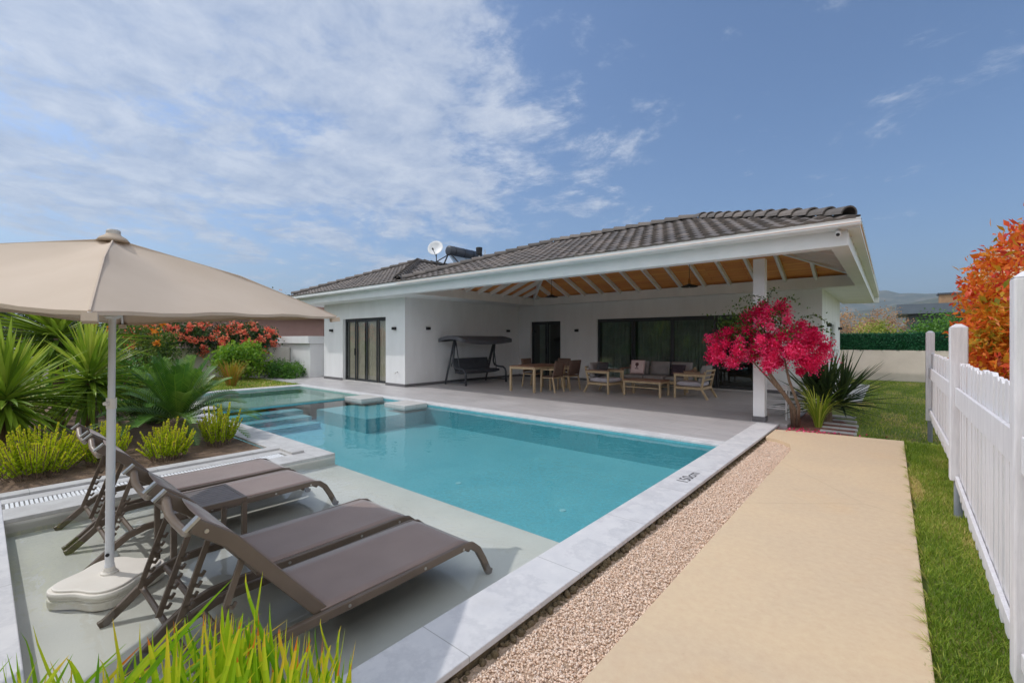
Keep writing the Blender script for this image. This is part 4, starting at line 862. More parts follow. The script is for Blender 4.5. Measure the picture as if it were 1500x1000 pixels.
c0 = make_chair('brown backed dining chair on the right side of the table, nearer the pool'); c0.location = (-7.55, 10.75, 0); c0.rotation_euler = (0, 0, R(180))
copy_thing(c0, 'brown backed dining chair on the right side of the table, farther from the pool', (-7.50, 11.55, 0), R(172))
copy_thing(c0, 'brown backed dining chair on the swing seat side of the table, farther back', (-8.85, 11.55, 0), 0)
copy_thing(c0, 'brown backed dining chair at the far head of the table', (-8.20, 12.1, 0), R(-90))
t = thing('coffee_table', 'low pale wooden coffee table with brown top before the sofa', 'coffee table', (-5.09, 11.70, 0))
m_ = MB(); m_.box(-.53, .53, -.32, .32, .40, .43); m_.build('tabletop', teakt, t, bevel=.005)
m_ = MB(); m_.box(-.52, .52, -.31, -.28, .35, .398); m_.box(-.52, .52, .28, .31, .35, .398); m_.box(-.52, -.49, -.28, .28, .35, .398); m_.box(.49, .52, -.28, .28, .35, .398); m_.box(-.48, .48, -.29, -.265, .22, .245); m_.box(-.48, .48, .265, .29, .22, .245); m_.build('apron', teak, t)
for sx in (-.50, .50):
    for sy in (-.29, .29): m_ = MB(); m_.bar((sx, sy, 0), (sx, sy, .40), .05, .05); m_.build('leg', teak, t, bevel=.004)
def make_armchair(lab):                                    # faces +X
    t = thing('armchair', lab, 'armchair', (0, 0, 0), 0, 'pale wooden armchairs with grey cushions on the terrace')
    hw = .37
    for sy in (-hw, hw):
        m_ = MB(); m_.bar((.36, sy, 0), (.36, sy, .63), .045, .05); m_.build('leg', teak, t, bevel=.004)
        m_ = MB(); m_.bar((-.46, sy, 0), (-.30, sy, .27), .045, .05); m_.bar((-.30, sy, .26), (-.40, sy, .70), .045, .05); m_.build('leg', teak, t, bevel=.004)
        m_ = MB(); m_.box(-.40, .40, sy - .038, sy + .038, .63, .655); m_.build('armrest', teakt, t, bevel=.006)
        m_ = MB(); m_.box(-.36, .36, sy - .02, sy + .02, .57, .628); m_.box(-.32, .36, sy - .02, sy + .02, .24, .30); m_.build('side_rail', teak, t)
    m_ = MB(); m_.box(.33, .375, -hw, hw, .24, .30); m_.box(-.34, -.29, -hw, hw, .24, .30); m_.box(-.29, .33, -hw + .02, hw - .02, .285, .30); m_.build('seat_frame', teak, t)
    m_ = MB(); m_.cushion(.03, 0, .365, .66, .68, .13, n=8, puff=.35); m_.build('seat_cushion', paleseat, t, smooth=True)
    Mx = Matrix.Translation((-.24, 0, .42)) @ Matrix.Rotation(R(-14), 4, 'Y')
    m_ = MB(); m_.cushion(0, 0, 0, .46, .66, .15, Mx @ Matrix.Translation((0, 0, .22)) @ Matrix.Rotation(R(90), 4, 'Y'), 8, .5); m_.build('back_cushion', greycush, t, smooth=True)
    m_ = MB()
    for z_ in (.10, .22, .34): m_.bar(Mx @ Vector((-.11, -hw, z_)), Mx @ Vector((-.11, hw, z_)), .02, .035)
    m_.build('back_slats', teak, t)
    return t
a0 = make_armchair('pale wooden armchair left of the coffee table with its back to the dining table'); a0.location = (-6.30, 11.62, 0); a0.rotation_euler = (0, 0, R(-6))
copy_thing(a0, 'pale wooden armchair right of the coffee table facing the dining area', (-3.95, 12.08, 0), R(180))
t = thing('sofa', 'grey three seat sofa with pale wooden frame before the long glazing', 'sofa', (-5.45, 13.35, 0))
m_ = MB(); m_.box(-1.05, 1.05, -.38, -.33, .22, .29); m_.box(-1.05, 1.05, .30, .35, .22, .29); m_.box(-1.0, 1.0, -.33, .30, .27, .289); m_.build('seat_frame', teak, t)
for sx in (-1.02, 1.02):
    m_ = MB(); m_.bar((sx, -.36, 0), (sx, -.36, .60), .05, .05); m_.build('leg', teak, t); m_ = MB(); m_.bar((sx, .44, 0), (sx, .30, .70), .05, .05); m_.build('leg', teak, t)
    m_ = MB(); m_.box(sx - .04, sx + .04, -.40, .36, .60, .628); m_.build('armrest', teakt, t)
for i in range(3):
    x_ = -.66 + .66 * i
    m_ = MB(); m_.cushion(x_, -.03, .36, .645, .66, .14, None, 8, .35); m_.build('seat_cushion', greycush, t, smooth=True)
    m_ = MB(); m_.cushion(0, 0, 0, .64, .44, .16, Matrix.Translation((x_, .22, .63)) @ Matrix.Rotation(R(78), 4, 'X'), 8, .5); m_.build('back_cushion', greycush, t, smooth=True)
m_ = MB(); 
for z_ in (.5, .62): m_.box(-1.02, 1.02, .335, .36, z_, z_ + .05)
m_.build('back_slats', teak, t)
# scatter cushions
Mx = Matrix.Translation((-6.02, 13.2, .665)) @ Matrix.Rotation(R(4), 4, 'Z') @ Matrix.Rotation(R(74), 4, 'X')
m_ = MB(); m_.cushion(0, 0, 0, .46, .46, .14, Mx, 10, .75); o = m_.build('cushion', pinkc, smooth=True); tag(o, 'pale pink cushion with a dark printed motif on the sofa', 'cushion')
m_ = MB()
for a, b, c_, d in ((-.05, .05, .03, .11), (-.055, .055, -.075, -.05), (-.02, .02, -.03, .02)): m_.box(a, b, c_, d, .072, .076, Mx)
m_.lathe([(.055, .071), (.055, .0755)], 20, 0, .07, Mx); m_.build('printed_motif', maroon, o)
m_ = MB(); m_.box(-.215, .215, -.215, -.205, .028, .034, Mx); m_.box(-.215, .215, .205, .215, .028, .034, Mx); m_.box(-.215, -.205, -.2, .2, .028, .034, Mx); m_.box(.205, .215, -.2, .2, .028, .034, Mx); m_.build('piping', simple('rose_piping', rgb(150, 90, 96), None), o)
m_ = MB(); m_.cushion(0, 0, 0, .44, .34, .13, Matrix.Translation((-4.78, 13.22, .62)) @ Matrix.Rotation(R(-6), 4, 'Z') @ Matrix.Rotation(R(70), 4, 'X'), 8, .7); o = m_.build('cushion', plum, smooth=True); tag(o, 'dark plum cushion on the right seat of the sofa', 'cushion')
m_ = MB(); m_.cushion(0, 0, 0, .5, .42, .15, Matrix.Translation((-6.40, 11.63, .66)) @ Matrix.Rotation(R(-96), 4, 'Z') @ Matrix.Rotation(R(74), 4, 'X'), 8, .7); o = m_.build('cushion', darkcush, smooth=True); tag(o, 'dark grey cushion on the armchair left of the coffee table', 'cushion')
# swing seat against the side wall (faces +X; length along Y)
t = thing('swing_seat', 'dark grey garden swing seat with canopy against the side wall', 'swing seat', (-11.12, 11.25, 0))
for s_ in (-1, 1):
    y_ = s_ * 1.0
    m_ = MB(); m_.tube([(.50, y_, 0), (.50, y_, .36), (.46, y_, .47), (.36, y_, .54), (.10, y_, .55), (-.05, y_, .60), (-.12, y_, .74), (-.02, y_, 1.56)], .034, 10); m_.build('frame_leg', swingm, t, smooth=True)
    m_ = MB(); m_.tube([(-.50, y_, 0), (-.48, y_, .1), (-.05, y_, 1.5)], .034, 10); m_.build('frame_leg', swingm, t, smooth=True)
    m_ = MB(); m_.tube([(.5, y_, .10), (-.48, y_, .10)], .024, 8); m_.build('floor_rail', swingm, t)
    m_ = MB(); m_.tube([(-.05, s_ * .93, 1.45), (.12, s_ * .90, .45)], .018, 6); m_.tube([(-.05, s_ * .93, 1.45), (-.32, s_ * .90, .60)], .018, 6); m_.build('hanger', swingm, t)
m_ = MB(); m_.tube([(-.04, -1.0, 1.5), (-.04, 1.0, 1.5)], .022, 8); m_.tube([(-.47, -1.0, .10), (-.47, 1.0, .10)], .024, 8); m_.build('cross_bar', swingm, t)
m_ = MB(); m_.cushion(.10, 0, .42, .56, 1.76, .16, Matrix.Rotation(R(-4), 4, 'Y'), 10, .5); m_.build('seat_cushion', swingc, t, smooth=True)
m_ = MB(); m_.cushion(0, 0, 0, .46, 1.76, .14, Matrix.Translation((-.24, 0, .66)) @ Matrix.Rotation(R(72), 4, 'Y'), 10, .5); m_.build('back_cushion', swingc, t, smooth=True)
vs = []; nx, ny = 8, 14
for i in range(nx + 1):
    for j in range(ny + 1):
        a = -1 + 2 * i / nx; b_ = -1 + 2 * j / ny; vs.append((a * .58, b_ * 1.24, 1.70 - .10 * a * a - .13 * (1 - b_ * b_) * (.5 + .5 * a) - .05 * b_ ** 2))
m_ = MB(); fs = [(i * (ny + 1) + j, (i + 1) * (ny + 1) + j, (i + 1) * (ny + 1) + j + 1, i * (ny + 1) + j + 1) for i in range(nx) for j in range(ny)]; m_.add(vs, fs)
ed = [j for j in range(ny + 1)] + [i * (ny + 1) + ny for i in range(1, nx + 1)] + [nx * (ny + 1) + j for j in range(ny - 1, -1, -1)] + [i * (ny + 1) for i in range(nx - 1, 0, -1)]
rv = [Vector(vs[i]) for i in ed]; m_.add(rv + [p - Vector((0, 0, .12)) for p in rv], [(i, (i + 1) % len(rv), len(rv) + (i + 1) % len(rv), len(rv) + i) for i in range(len(rv))])
m_.build('canopy', canopyc, t, smooth=True)
# white metal stool behind the column
t = thing('stool', 'white metal frame stool behind the terrace column', 'stool', (-1.72, 9.95, 0))
m_ = MB(); m_.box(-.23, .23, -.17, .17, .60, .625); m_.build('seat', whitep, t, bevel=.004)
for sx in (-.215, .215):
    for sy in (-.155, .155): m_ = MB(); m_.bar((sx, sy, 0), (sx, sy, .6), .028, .028); m_.build('leg', whitep, t)
m_ = MB()
for sy in (-.155, .155): m_.bar((-.215, sy, .2), (.215, sy, .2), .02, .02); m_.bar((-.215, sy, .57), (.215, sy, .57), .02, .03)
for sx in (-.215, .215): m_.bar((sx, -.155, .2), (sx, .155, .2), .02, .02)
m_.build('stretcher', whitep, t)

# ------------------------------------------------------------------ picket fence on the right
FX = .43
t = thing('picket_fence', 'white picket fence on metal poles along the lawn beside the path', 'fence', (FX, 5.5, -.05), local=False)
def post(y_, x_, z1, w_=.10, z0=.28):
    m_ = MB(); m_.box(x_ - w_ / 2, x_ + w_ / 2, y_ - w_ / 2, y_ + w_ / 2, z0, z1 - .03); h = w_ / 2
    m_.add([(x_ - h, y_ - h, z1 - .03), (x_ + h, y_ - h, z1 - .03), (x_ + h, y_ + h, z1 - .03), (x_ - h, y_ + h, z1 - .03), (x_ - h * .35, y_ - h * .35, z1), (x_ + h * .35, y_ - h * .35, z1), (x_ + h * .35, y_ + h * .35, z1), (x_ - h * .35, y_ + h * .35, z1)], [(4, 5, 6, 7), (0, 1, 5, 4), (1, 2, 6, 5), (2, 3, 7, 6), (3, 0, 4, 7)])
    p_ = m_.build('post', fencep, t, bevel=.008); m_ = MB(); m_.tube([(x_ - .0, y_, -.2), (x_, y_, z0 + .02)], .03, 14); m_.build('ground_pole', simple('galvanised_pole', rgb(150, 156, 168), None, 5, .4, metal=.3), p_)
post(9.3, .455, 1.64); post(5.5, .45, 1.64, .115); post(2.92, .455, 1.80, .10, .02); post(-.3, .44, 1.8, .1, .02)
def panel(y0, y1, x0, x1, z0a, z0b, z1):
    L_ = y1 - y0; k = round(L_ / .15)
    for i in range(k):
        f_ = (i + .5) / k; y_ = y0 + L_ * f_; x_ = x0 + (x1 - x0) * f_ + random.uniform(-.003, .003); zt = z1 + random.uniform(-.012, .012); z0 = z0a + (z0b - z0a) * f_; zb = z0 + random.uniform(-.008, .008)
        m_ = MB(); w_ = .054; Mr = Matrix.Translation((x_, y_, 0)) @ Matrix.Rotation(R(random.uniform(-2.2, 2.2)), 4, 'Z') @ Matrix.Rotation(R(random.uniform(-.4, .4)), 4, 'X')
        pr = [(-w_, zb + .012), (-w_ * .6, zb), (w_ * .6, zb), (w_, zb + .012), (w_, zt - .02), (w_ * .55, zt), (-w_ * .55, zt), (-w_, zt - .02)]
        n_ = 8; vs = [Mr @ Vector((sx, a, b_)) for sx in (.0, .024) for a, b_ in pr]
        m_.add(vs, [tuple(reversed(range(8))), tuple(range(8, 16))] + [(q, (q + 1) % 8, 8 + (q + 1) % 8, 8 + q) for q in range(8)]); m_.build('picket', fencep, t)
    for za, zb, zc in ((.93, 1.09, 0), (z0a + .13, z0a + .20, z0b - z0a)):
        m_ = MB(); m_.add([(x0 - .026, y0, za), (x0 - .004, y0, za), (x0 - .004, y0, zb), (x0 - .026, y0, zb), (x1 - .026, y1, za + zc), (x1 - .004, y1, za + zc), (x1 - .004, y1, zb + zc), (x1 - .026, y1, zb + zc)], [(0, 1, 2, 3), (7, 6, 5, 4), (0, 4, 5, 1), (1, 5, 6, 2), (2, 6, 7, 3), (3, 7, 4, 0)]); m_.build('rail', fencep, t, bevel=.004)
panel(5.57, 9.24, .455, .46, .27, .27, 1.30); panel(2.98, 5.43, .45, .45, -.03, .13, 1.30); panel(-.24, 2.86, .45, .45, -.03, -.03, 1.32)

# ------------------------------------------------------------------ garden walls, neighbours, hills
m_ = MB(); a = Vector((-30.4, -6.41, 0)); b_ = Vector((-19.75, 8.62, 0)); d_ = (b_ - a).normalized(); nn_ = Vector((-d_.y, d_.x, 0)) * .12
m_.prism([(p.x, p.y) for p in (a - nn_, b_ - nn_, b_ + nn_, a + nn_)], -.12, 1.2); o = m_.build('garden_wall', wallg, bevel=.01); tag(o, 'weathered grey rendered garden wall behind the coral roses', 'wall')
m_ = MB(); m_.box(-8, 12, 22.5, 22.7, -.12, 1.11); o = m_.build('boundary_wall', wallw, bevel=.01); tag(o, 'cream rendered boundary wall below the green hedge screen', 'wall')
m_ = MB(); m_.box(-8, 12, 22.56, 22.62, 1.10, 1.76); P = np.stack([rng.uniform(-3.5, 3.5, 9000), rng.uniform(22.5, 22.56, 9000), rng.uniform(1.11, 1.79, 9000)], 1); leaves(m_, P, .07, .035, 0)
m_.r = [.05] * len(m_.v); o = m_.build('hedge_screen', m_turf); tag(o, 'dark green artificial hedge screen on top of the boundary wall', 'hedge screen')
t = thing('garden_store', 'low white rendered store with thick flat slab top left of the villa', 'garden store', (-19.2, 9.8, 0), local=False)
m_ = MB(); m_.box(-20.7, -17.95, 8.62, 11, 0, 1.36); m_.build('wall', white, t); m_ = MB(); m_.box(-20.8, -17.85, 8.5, 11.1, 1.36, 1.66); m_.build('slab_top', white, t, bevel=.01)
t = thing('pink_house', 'mauve pink neighbouring house with brown roof beyond the garden wall', 'house', (-33, 13, 0), local=False)
m_ = MB(); m_.box(-42, -28.5, 6, 18, -.1, 3.1); m_.build('wall', pinkh, t)
m_ = MB(); m_.add([(-43, 5, 3.1), (-27.5, 5, 3.1), (-27.5, 19, 3.1), (-43, 19, 3.1), (-38, 12, 4.6), (-32, 12, 4.6)], [(0, 1, 5, 4), (1, 2, 5), (2, 3, 4, 5), (3, 0, 4), (3, 2, 1, 0)]); m_.box(-43, -27.5, 5, 19, 2.98, 3.095); m_.build('roof', brownr, t)
for y_ in (10.2, 14.6):
    m_ = MB(); m_.box(-28.5, -28.44, y_, y_ + 1.1, .95, 2.2); w_ = m_.build('window', brownr, t); m_ = MB(); m_.box(-28.44, -28.43, y_ + .08, y_ + 1.02, 1.03, 2.12); m_.build('pane', simple('dark_pane', rgb(40, 44, 50), None, 2, .1), w_)
t = thing('dark_house', 'slate grey flat roofed house with tan chimney beyond the boundary wall', 'house', (7, 84, 0), local=False)
m_ = MB(); m_.box(1.8, 14, 80, 92, -.1, 4.9); m_.build('wall', greyh, t); m_ = MB(); m_.box(.6, 15, 78.6, 93, 4.95, 6.2); m_.build('roof_slab', simple('blue_grey_fascia', rgb(98, 108, 120), None, 1, .7), t)
m_ = MB(); m_.box(5.0, 7.4, 83, 85, 6.2, 7.6); ch = m_.build('chimney', tanb, t); m_ = MB(); m_.box(4.8, 7.6, 82.8, 85.2, 7.6, 7.8); m_.build('cap', greyh, ch)
m_ = MB(); m_.box(3, 8.5, 79.93, 80, 1.5, 4.4); w_ = m_.build('window', black, t); m_ = MB(); m_.box(3.15, 8.35, 79.9, 79.93, 1.65, 4.25); m_.build('pane', simple('dim_pane', rgb(50, 58, 66), None, 2, .1), w_)
def ridge_hill(name, az0, az1, dist, prof, depth, mat, seed):
    r2 = np.random.default_rng(seed); na, nd = 90, 22; vs = []
    ph_ = r2.uniform(0, 6.28, (8, 2))
    for i in range(na + 1):
        f_ = i / na; a_ = R(az0 + (az1 - az0) * f_)
        hgt = np.interp(f_, [p for p, _ in prof], [q for _, q in prof])
        for j in range(nd + 1):
            q = j / nd; D_ = dist + depth * (q - .55); e_ = max(0.0, math.sin(math.pi * min(q / 1.1, 1))) ** .8
            rough_ = sum(math.sin((k + 1) * 7 * f_ + ph_[k, 0] + q * 5 * (k % 3)) * math.sin((k + 2) * 3.1 * q + ph_[k, 1]) / (k + 1) for k in range(8))
            z = .76 * hgt * e_ * (1 + .26 * rough_) + hgt * .012 * r2.normal() * e_ - 3
            vs.append((math.sin(a_) * D_, math.cos(a_) * D_, z))
    m_ = MB(); m_.add(vs, [(i * (nd + 1) + j, (i + 1) * (nd + 1) + j, (i + 1) * (nd + 1) + j + 1, i * (nd + 1) + j + 1) for i in range(na) for j in range(nd)]); return struct(m_.build(name, mat, smooth=True))
# azimuth clockwise from +Y: image x=1235 is about -3.7 deg, x=1420 about +5.2
ridge_hill('hills', -40, 45, 2600, [(0, 40), (.15, 150), (.38, 190), (.44, 210), (.50, 200), (.56, 215), (.62, 240), (.8, 200), (1, 120)], 1500, hillm, 3)
ridge_hill('near_hills', -30, 40, 1500, [(0, 15), (.3, 60), (.42, 82), (.47, 104), (.55, 122), (.7, 110), (1, 40)], 800, hillm, 5)

# ------------------------------------------------------------------ plants
def rosette(mb, c, R_, n, w_, droop=.35, low=-.55, seed_r=(.1, 1), stiff=1.0, zs=0.0):
    for i in range(n):
        a = random.uniform(0, 2 * math.pi); el = random.uniform(low, 1.45); Ln = R_ * random.uniform(.75, 1.05) * (1 if el > -.2 else .85)
        d = np.array([math.cos(a) * math.cos(el), math.sin(a) * math.cos(el), math.sin(el)]); base = np.array(c) + np.array([0, 0, (el + .5) * .10 * R_ + zs])
        mid = base + d * Ln * .55; tip = base + d * Ln + np.array([0, 0, -droop * Ln * abs(math.cos(el)) * random.uniform(.4, 1.1)])
        blade(mb, base, mid, tip, w_ * random.uniform(.8, 1.15), seg=6, rnd=random.uniform(*seed_r) * (.55 + .45 * max(0, math.sin(el))), fold=.5)
def yucca(name, lab, loc, hc, R_, n, w_, mat=m_yucca, droop=.25, low=-.6, group=None):
    t = thing(name, lab, 'yucca', loc, 0, group)
    m_ = MB(); m_.tube([(0, 0, 0), (.02, .01, hc * .5), (0, 0, hc + .08)], [.10, .075, .06], 12); m_.build('trunk', bark, t, smooth=True)
    m_ = MB(); rosette(m_, (0, 0, hc), R_, n, w_, droop, low); m_.build('crown', mat, t); return t
yucca('yucca', 'tall yucca with long arching leaves farthest back in the planting bed', (-11.3, .9, -.03), 1.48, 1.50, 260, .085, droop=.12, low=-.9)
yucca('yucca', 'bright yucca nearest the parasol pole foot on its left, behind the yellow shrub', (-8.75, .22, -.03), .66, 1.02, 200, .07, droop=.22, low=-.95)
yucca('yucca', 'yucca directly behind the parasol pole with upright centre leaves', (-9.6, 1.12, -.03), .82, 1.0, 180, .075, droop=.22, low=-1.0)
t = thing('shrub', 'yellow green grassy shrub at the left edge behind the yuccas', 'shrub', (-11.5, -.2, -.03)); m_ = MB()
for i in range(120):
    a = random.uniform(0, 6.28); r_ = random.uniform(0, .3); h = random.uniform(.8, 1.35); q = random.uniform(.1, .5)
    blade(m_, (r_ * math.cos(a), r_ * math.sin(a), 0), (r_ * 1.3 * math.cos(a), r_ * 1.3 * math.sin(a), h * .6), ((r_ + q) * math.cos(a), (r_ + q) * math.sin(a), h), .035, rnd=random.uniform(.3, 1))
m_.build('foliage', m_reed, t)
t = thing('cycad', 'dark green sago cycad with feathery fronds beside the pool deck', 'cycad', (-8.35, 1.95, -.03)); m_ = MB(); m_.lathe([(.13, 0), (.16, .1), (.14, .28), (.06, .34)], 14); m_.build('trunk', bark, t, smooth=True)
m_ = MB()
for i in range(58):
    a = i * 2.399 + random.uniform(-.15, .15); el = .25 + 1.15 * ((i % 29) / 29) ** .9; Ln = random.uniform(1.0, 1.25); d = np.array([math.cos(a) * math.cos(el), math.sin(a) * math.cos(el), math.sin(el)]); s0 = np.array([0, 0, .28])
    A, B2, Cc = s0, s0 + d * Ln * .6, s0 + d * Ln + np.array([0, 0, -.42 * Ln * math.cos(el)]); rn = random.uniform(.1, .9); V = []
    sdv = np.array([-math.sin(a), math.cos(a), 0])
    for q in range(26):
        f_ = .14 + .85 * q / 25; p = (1 - f_) ** 2 * A + 2 * f_ * (1 - f_) * B2 + f_ * f_ * Cc; tg = 2 * (1 - f_) * (B2 - A) + 2 * f_ * (Cc - B2); tg = tg / np.linalg.norm(tg); up_ = np.cross(sdv, tg); up_ = up_ if up_[2] > 0 else -up_
        ll = .17 * (math.sin(math.pi * min(f_ * .92 + .06, 1)) ** .6 + .1)
        for s_ in (-1, 1):
            dd = sdv * s_ * .80 + tg * .62 + up_ * .28; dd /= np.linalg.norm(dd); wv_ = tg * .013; V.append((p - wv_, p + wv_, p + dd * ll * .6 + wv_ * .8, p + dd * ll - wv_ * .1))
    m_.quads(np.array(V), np.clip(np.full(len(V), rn) + rng.normal(size=len(V)) * .08, .02, 1)); blade(m_, A, B2, Cc, .014, rnd=.8, fold=.1)
m_.build('fronds', m_cycad, t)
def spurge(loc, r_, h, n, lab):
    t = thing('spurge_shrub', lab, 'shrub', loc, 0, 'yellow green spurge shrubs edging the planting bed'); st = MB(); m_ = MB()
    for i in range(int(n * .62)):
        a = random.uniform(0, 6.28); q = r_ * math.sqrt(random.uniform(0, 1)); hh = h * random.uniform(.55, 1.18) * (1 - .30 * (q / r_) ** 2); b0 = np.array([q * .6 * math.cos(a), q * .6 * math.sin(a), 0]); tp = np.array([q * 1.12 * math.cos(a) + random.gauss(0, .025), q * 1.12 * math.sin(a) + random.gauss(0, .025), hh])
        st.tube([b0, b0 * .5 + tp * .5, tp], .004, 4); k = int(60 * hh / .35) + 20; f_ = rng.uniform(.12, 1.0, k) ** .8; an = rng.uniform(0, 6.28, k); P = b0 + (tp - b0) * f_[:, None]
        D = np.stack([np.cos(an), np.sin(an), rng.uniform(.7, 1.5, k) + 2.2 * f_ ** 4], 1); ln = (.050 * (1 - .45 * f_))[:, None]; d = norm(D); sd = norm(np.cross(d, rng.normal(size=(k, 3)))) * .008
        V = np.stack([P, P + d * ln * .55 + sd, P + d * ln, P + d * ln * .55 - sd], 1); m_.quads(V, np.clip(.06 + .8 * f_ ** 1.5 + rng.normal(size=k) * .12, .02, 1))
    st.build('stems', bark, t); m_.build('foliage', m_euph, t)
spurge((-7.40, .42, -.03), .44, .50, 190, 'large yellow green spurge shrub at the left end of the bed edge')
spurge((-7.45, .98, -.03), .26, .50, 90, 'yellow green spurge shrub behind the parasol pole and lounger back')
spurge((-7.12, 1.56, -.03), .28, .46, 110, 'yellow green spurge shrub in front of the cycad')
spurge((-7.45, 2.24, -.03), .25, .56, 90, 'yellow green spurge shrub at the bed corner by the pool deck')
spurge((-7.9, .72, -.03), .26, .38, 50, 'yellow green spurge shrub just behind the large one at the left')
def bush(name, lab, cat, center, rad, m, n, ls, lw, spread, mat, flowers=None, group=None, stems=5, shell=.5, zmin=.0, fs=.05, fc=30, fmat=None, ffront=None):
    base = (center[0], center[1], -.04); t = thing(name, lab, cat, base, 0, group, local=False)
    st = MB()
    for i in range(stems):
        a = random.uniform(0, 6.28); q = random.uniform(.3, .8); st.tube([(center[0] + random.gauss(0, .06), center[1] + random.gauss(0, .06), -.04), (center[0] + rad[0] * q * .5 * math.cos(a), center[1] + rad[1] * q * .5 * math.sin(a), center[2] * .6), (center[0] + rad[0] * q * math.cos(a), center[1] + rad[1] * q * math.sin(a), center[2] + rad[2] * .4)], [.03, .02, .008], 6)
    st.build('stems', bark, t); m_ = MB(); P, cr = clumps(center, rad, m, n, spread, shell, zmin); leaves(m_, P, ls, lw, .25, rnd=np.clip(cr * .5 + rng.uniform(0, .5, n), .02, 1)); m_.build('foliage', mat, t)
    if flowers:
        for i in range(flowers):
            d = norm(rng.normal(size=3) * np.array([.8, 1, .9]) + np.array([.75, -.35, .25])); p0 = np.array(center) + d * np.array(rad) * random.uniform(.9, 1.12); f = MB(); leaves(f, p0 + rng.normal(size=(fc, 3)) * fs * .42, fs * .8, fs * .7, .2); f.build('flower', fmat or m_rosef, t)
    return t
bush('rose_bush', 'climbing rose with coral flowers sprawling over the grey garden wall', 'rose', (-21.4, 5.2, 1.62), (.8, 1.8, .66), 120, 7500, .09, .06, .14, m_rose, 70, shell=.2, fs=.13, zmin=.6)
bush('rose_bush', 'climbing rose with coral flowers nearest the white garden store', 'rose', (-20.3, 7.2, 1.5), (.7, 1.1, .66), 70, 4500, .09, .06, .13, m_rose, 40, shell=.2, fs=.13, zmin=.4)
bush('lime_shrub', 'lime green leafy shrub in front of the coral roses', 'shrub', (-18.9, 6.35, .78), (.85, 1.0, .68), 70, 4200, .11, .08, .14, m_lime, shell=.25, zmin=.15)
bush('green_bush', 'tall yellow green bush with orange blooms behind the parasol pole', 'bush', (-17.2, 2.9, 1.25), (.95, 1.15, .95), 110, 8000, .10, .035, .14, m_bush, 7, shell=.25, fs=.10, fmat=m_petal, zmin=.3)
bush('bed_shrub', 'dark green low shrub in the bed behind the cycad', 'shrub', (-10.4, 2.1, .38), (1.0, .42, .42), 50, 3600, .09, .045, .10, m_bush, shell=.2, zmin=.02)
bush('bed_shrub', 'mid green rounded shrub between the tall yucca and the west lawn', 'shrub', (-13.0, 1.7, .55), (1.3, 1.0, .6), 60, 4200, .11, .05, .13, m_hedge, shell=.2, zmin=.02)
bush('bed_shrub', 'feathery yellow green shrub under the tall yucca at the left', 'shrub', (-10.6, .0, .40), (.9, .8, .45), 50, 3600, .10, .03, .12, m_reed, shell=.2, zmin=.02)
bush('low_hedge', 'low leafy green hedge at the foot of the white store', 'hedge', (-18.6, 7.9, .25), (1.0, .75, .38), 60, 4500, .10, .035, .10, m_hedge, shell=.2, stems=3)
t = thing('ornamental_grass', 'golden and reddish grass clump on the west lawn by the pool', 'grass clump', (-16.6, 5.35, -.03)); m_ = MB()
for i in range(130):
    a = random.uniform(0, 6.28); h = random.uniform(.55, .95); q = random.uniform(.15, .6); r_ = random.uniform(0, .14)
    blade(m_, (r_ * math.cos(a), r_ * math.sin(a), 0), ((r_ + .1) * math.cos(a), (r_ + .1) * math.sin(a), h * .6), ((r_ + q) * math.cos(a), (r_ + q) * math.sin(a), h), .028, rnd=random.uniform(.02, 1))
m_.build('blades', m_fan, t)
# dark spiky plant by the column, paler one in front of it
t = thing('spiky_plant', 'dark green spiky plant with sword leaves beside the path end', 'spiky plant', (-.92, 10.35, -.04)); m_ = MB()
for c_ in ((0, 0), (-.25, .15), (.2, .2)): rosette(m_, (c_[0], c_[1], .25), 1.05, 75, .05, .12, -.15, (.05, .8))
m_.build('leaves', m_yuccad, t); m_ = MB(); m_.tube([(0, 0, 0), (0, 0, .35)], [.09, .06], 10); m_.build('trunk', bark, t)
t = thing('strap_leaf_plant', 'pale green strap leaved plant in front of the dark spiky plant', 'plant', (-.98, 9.55, -.035)); m_ = MB()
for i in range(80):
    a = random.uniform(0, 6.28); h = random.uniform(.35, .85); q = random.uniform(.15, .6)
    blade(m_, (.05 * math.cos(a), .05 * math.sin(a), 0), ((.12) * math.cos(a), (.12) * math.sin(a), h * .8), (q * math.cos(a), q * math.sin(a), h * random.uniform(.6, 1)), .024, rnd=random.uniform(.3, 1))
m_.build('leaves', m_yucca, t)
# bougainvillea
t = thing('bougainvillea', 'magenta bougainvillea tree leaning in front of the terrace column', 'bougainvillea', (-1.29, 9.3, -.035), local=False)
m_ = MB()
for pts, rr in (([(-1.29, 9.3, -.04), (-1.30, 9.22, .3), (-1.42, 9.05, .55), (-1.62, 8.92, .9), (-1.70, 8.9, 1.5)], [.045, .04, .036, .032, .015]), ([(-1.25, 9.28, -.04), (-1.22, 9.15, .35), (-1.34, 9.0, .8), (-1.42, 8.9, 1.3)], [.03, .026, .022, .012]), ([(-1.33, 9.31, -.04), (-1.35, 9.2, .4), (-1.48, 9.0, .62), (-1.9, 8.85, 1.15)], [.03, .025, .02, .01])): m_.tube(pts, rr, 10)
m_.build('trunk', bark, t, smooth=True)
bm = MB(); lf = MB()
Pb = []; Cb = []
for c_, rd_, m1, n1 in (((-1.62, 8.9, 1.60), (.52, .45, .56), 40, 10500), ((-1.30, 8.9, 1.30), (.52, .42, .42), 38, 11000), ((-2.22, 8.85, 1.42), (.42, .34, .30), 22, 4600), ((-1.02, 8.95, 1.38), (.30, .30, .36), 14, 2600), ((-2.25, 8.8, 1.22), (.34, .24, .17), 11, 2300)):
    P, cr = clumps(c_, rd_, m1, n1, .050, .6); Pb.append(P); Cb.append(cr)
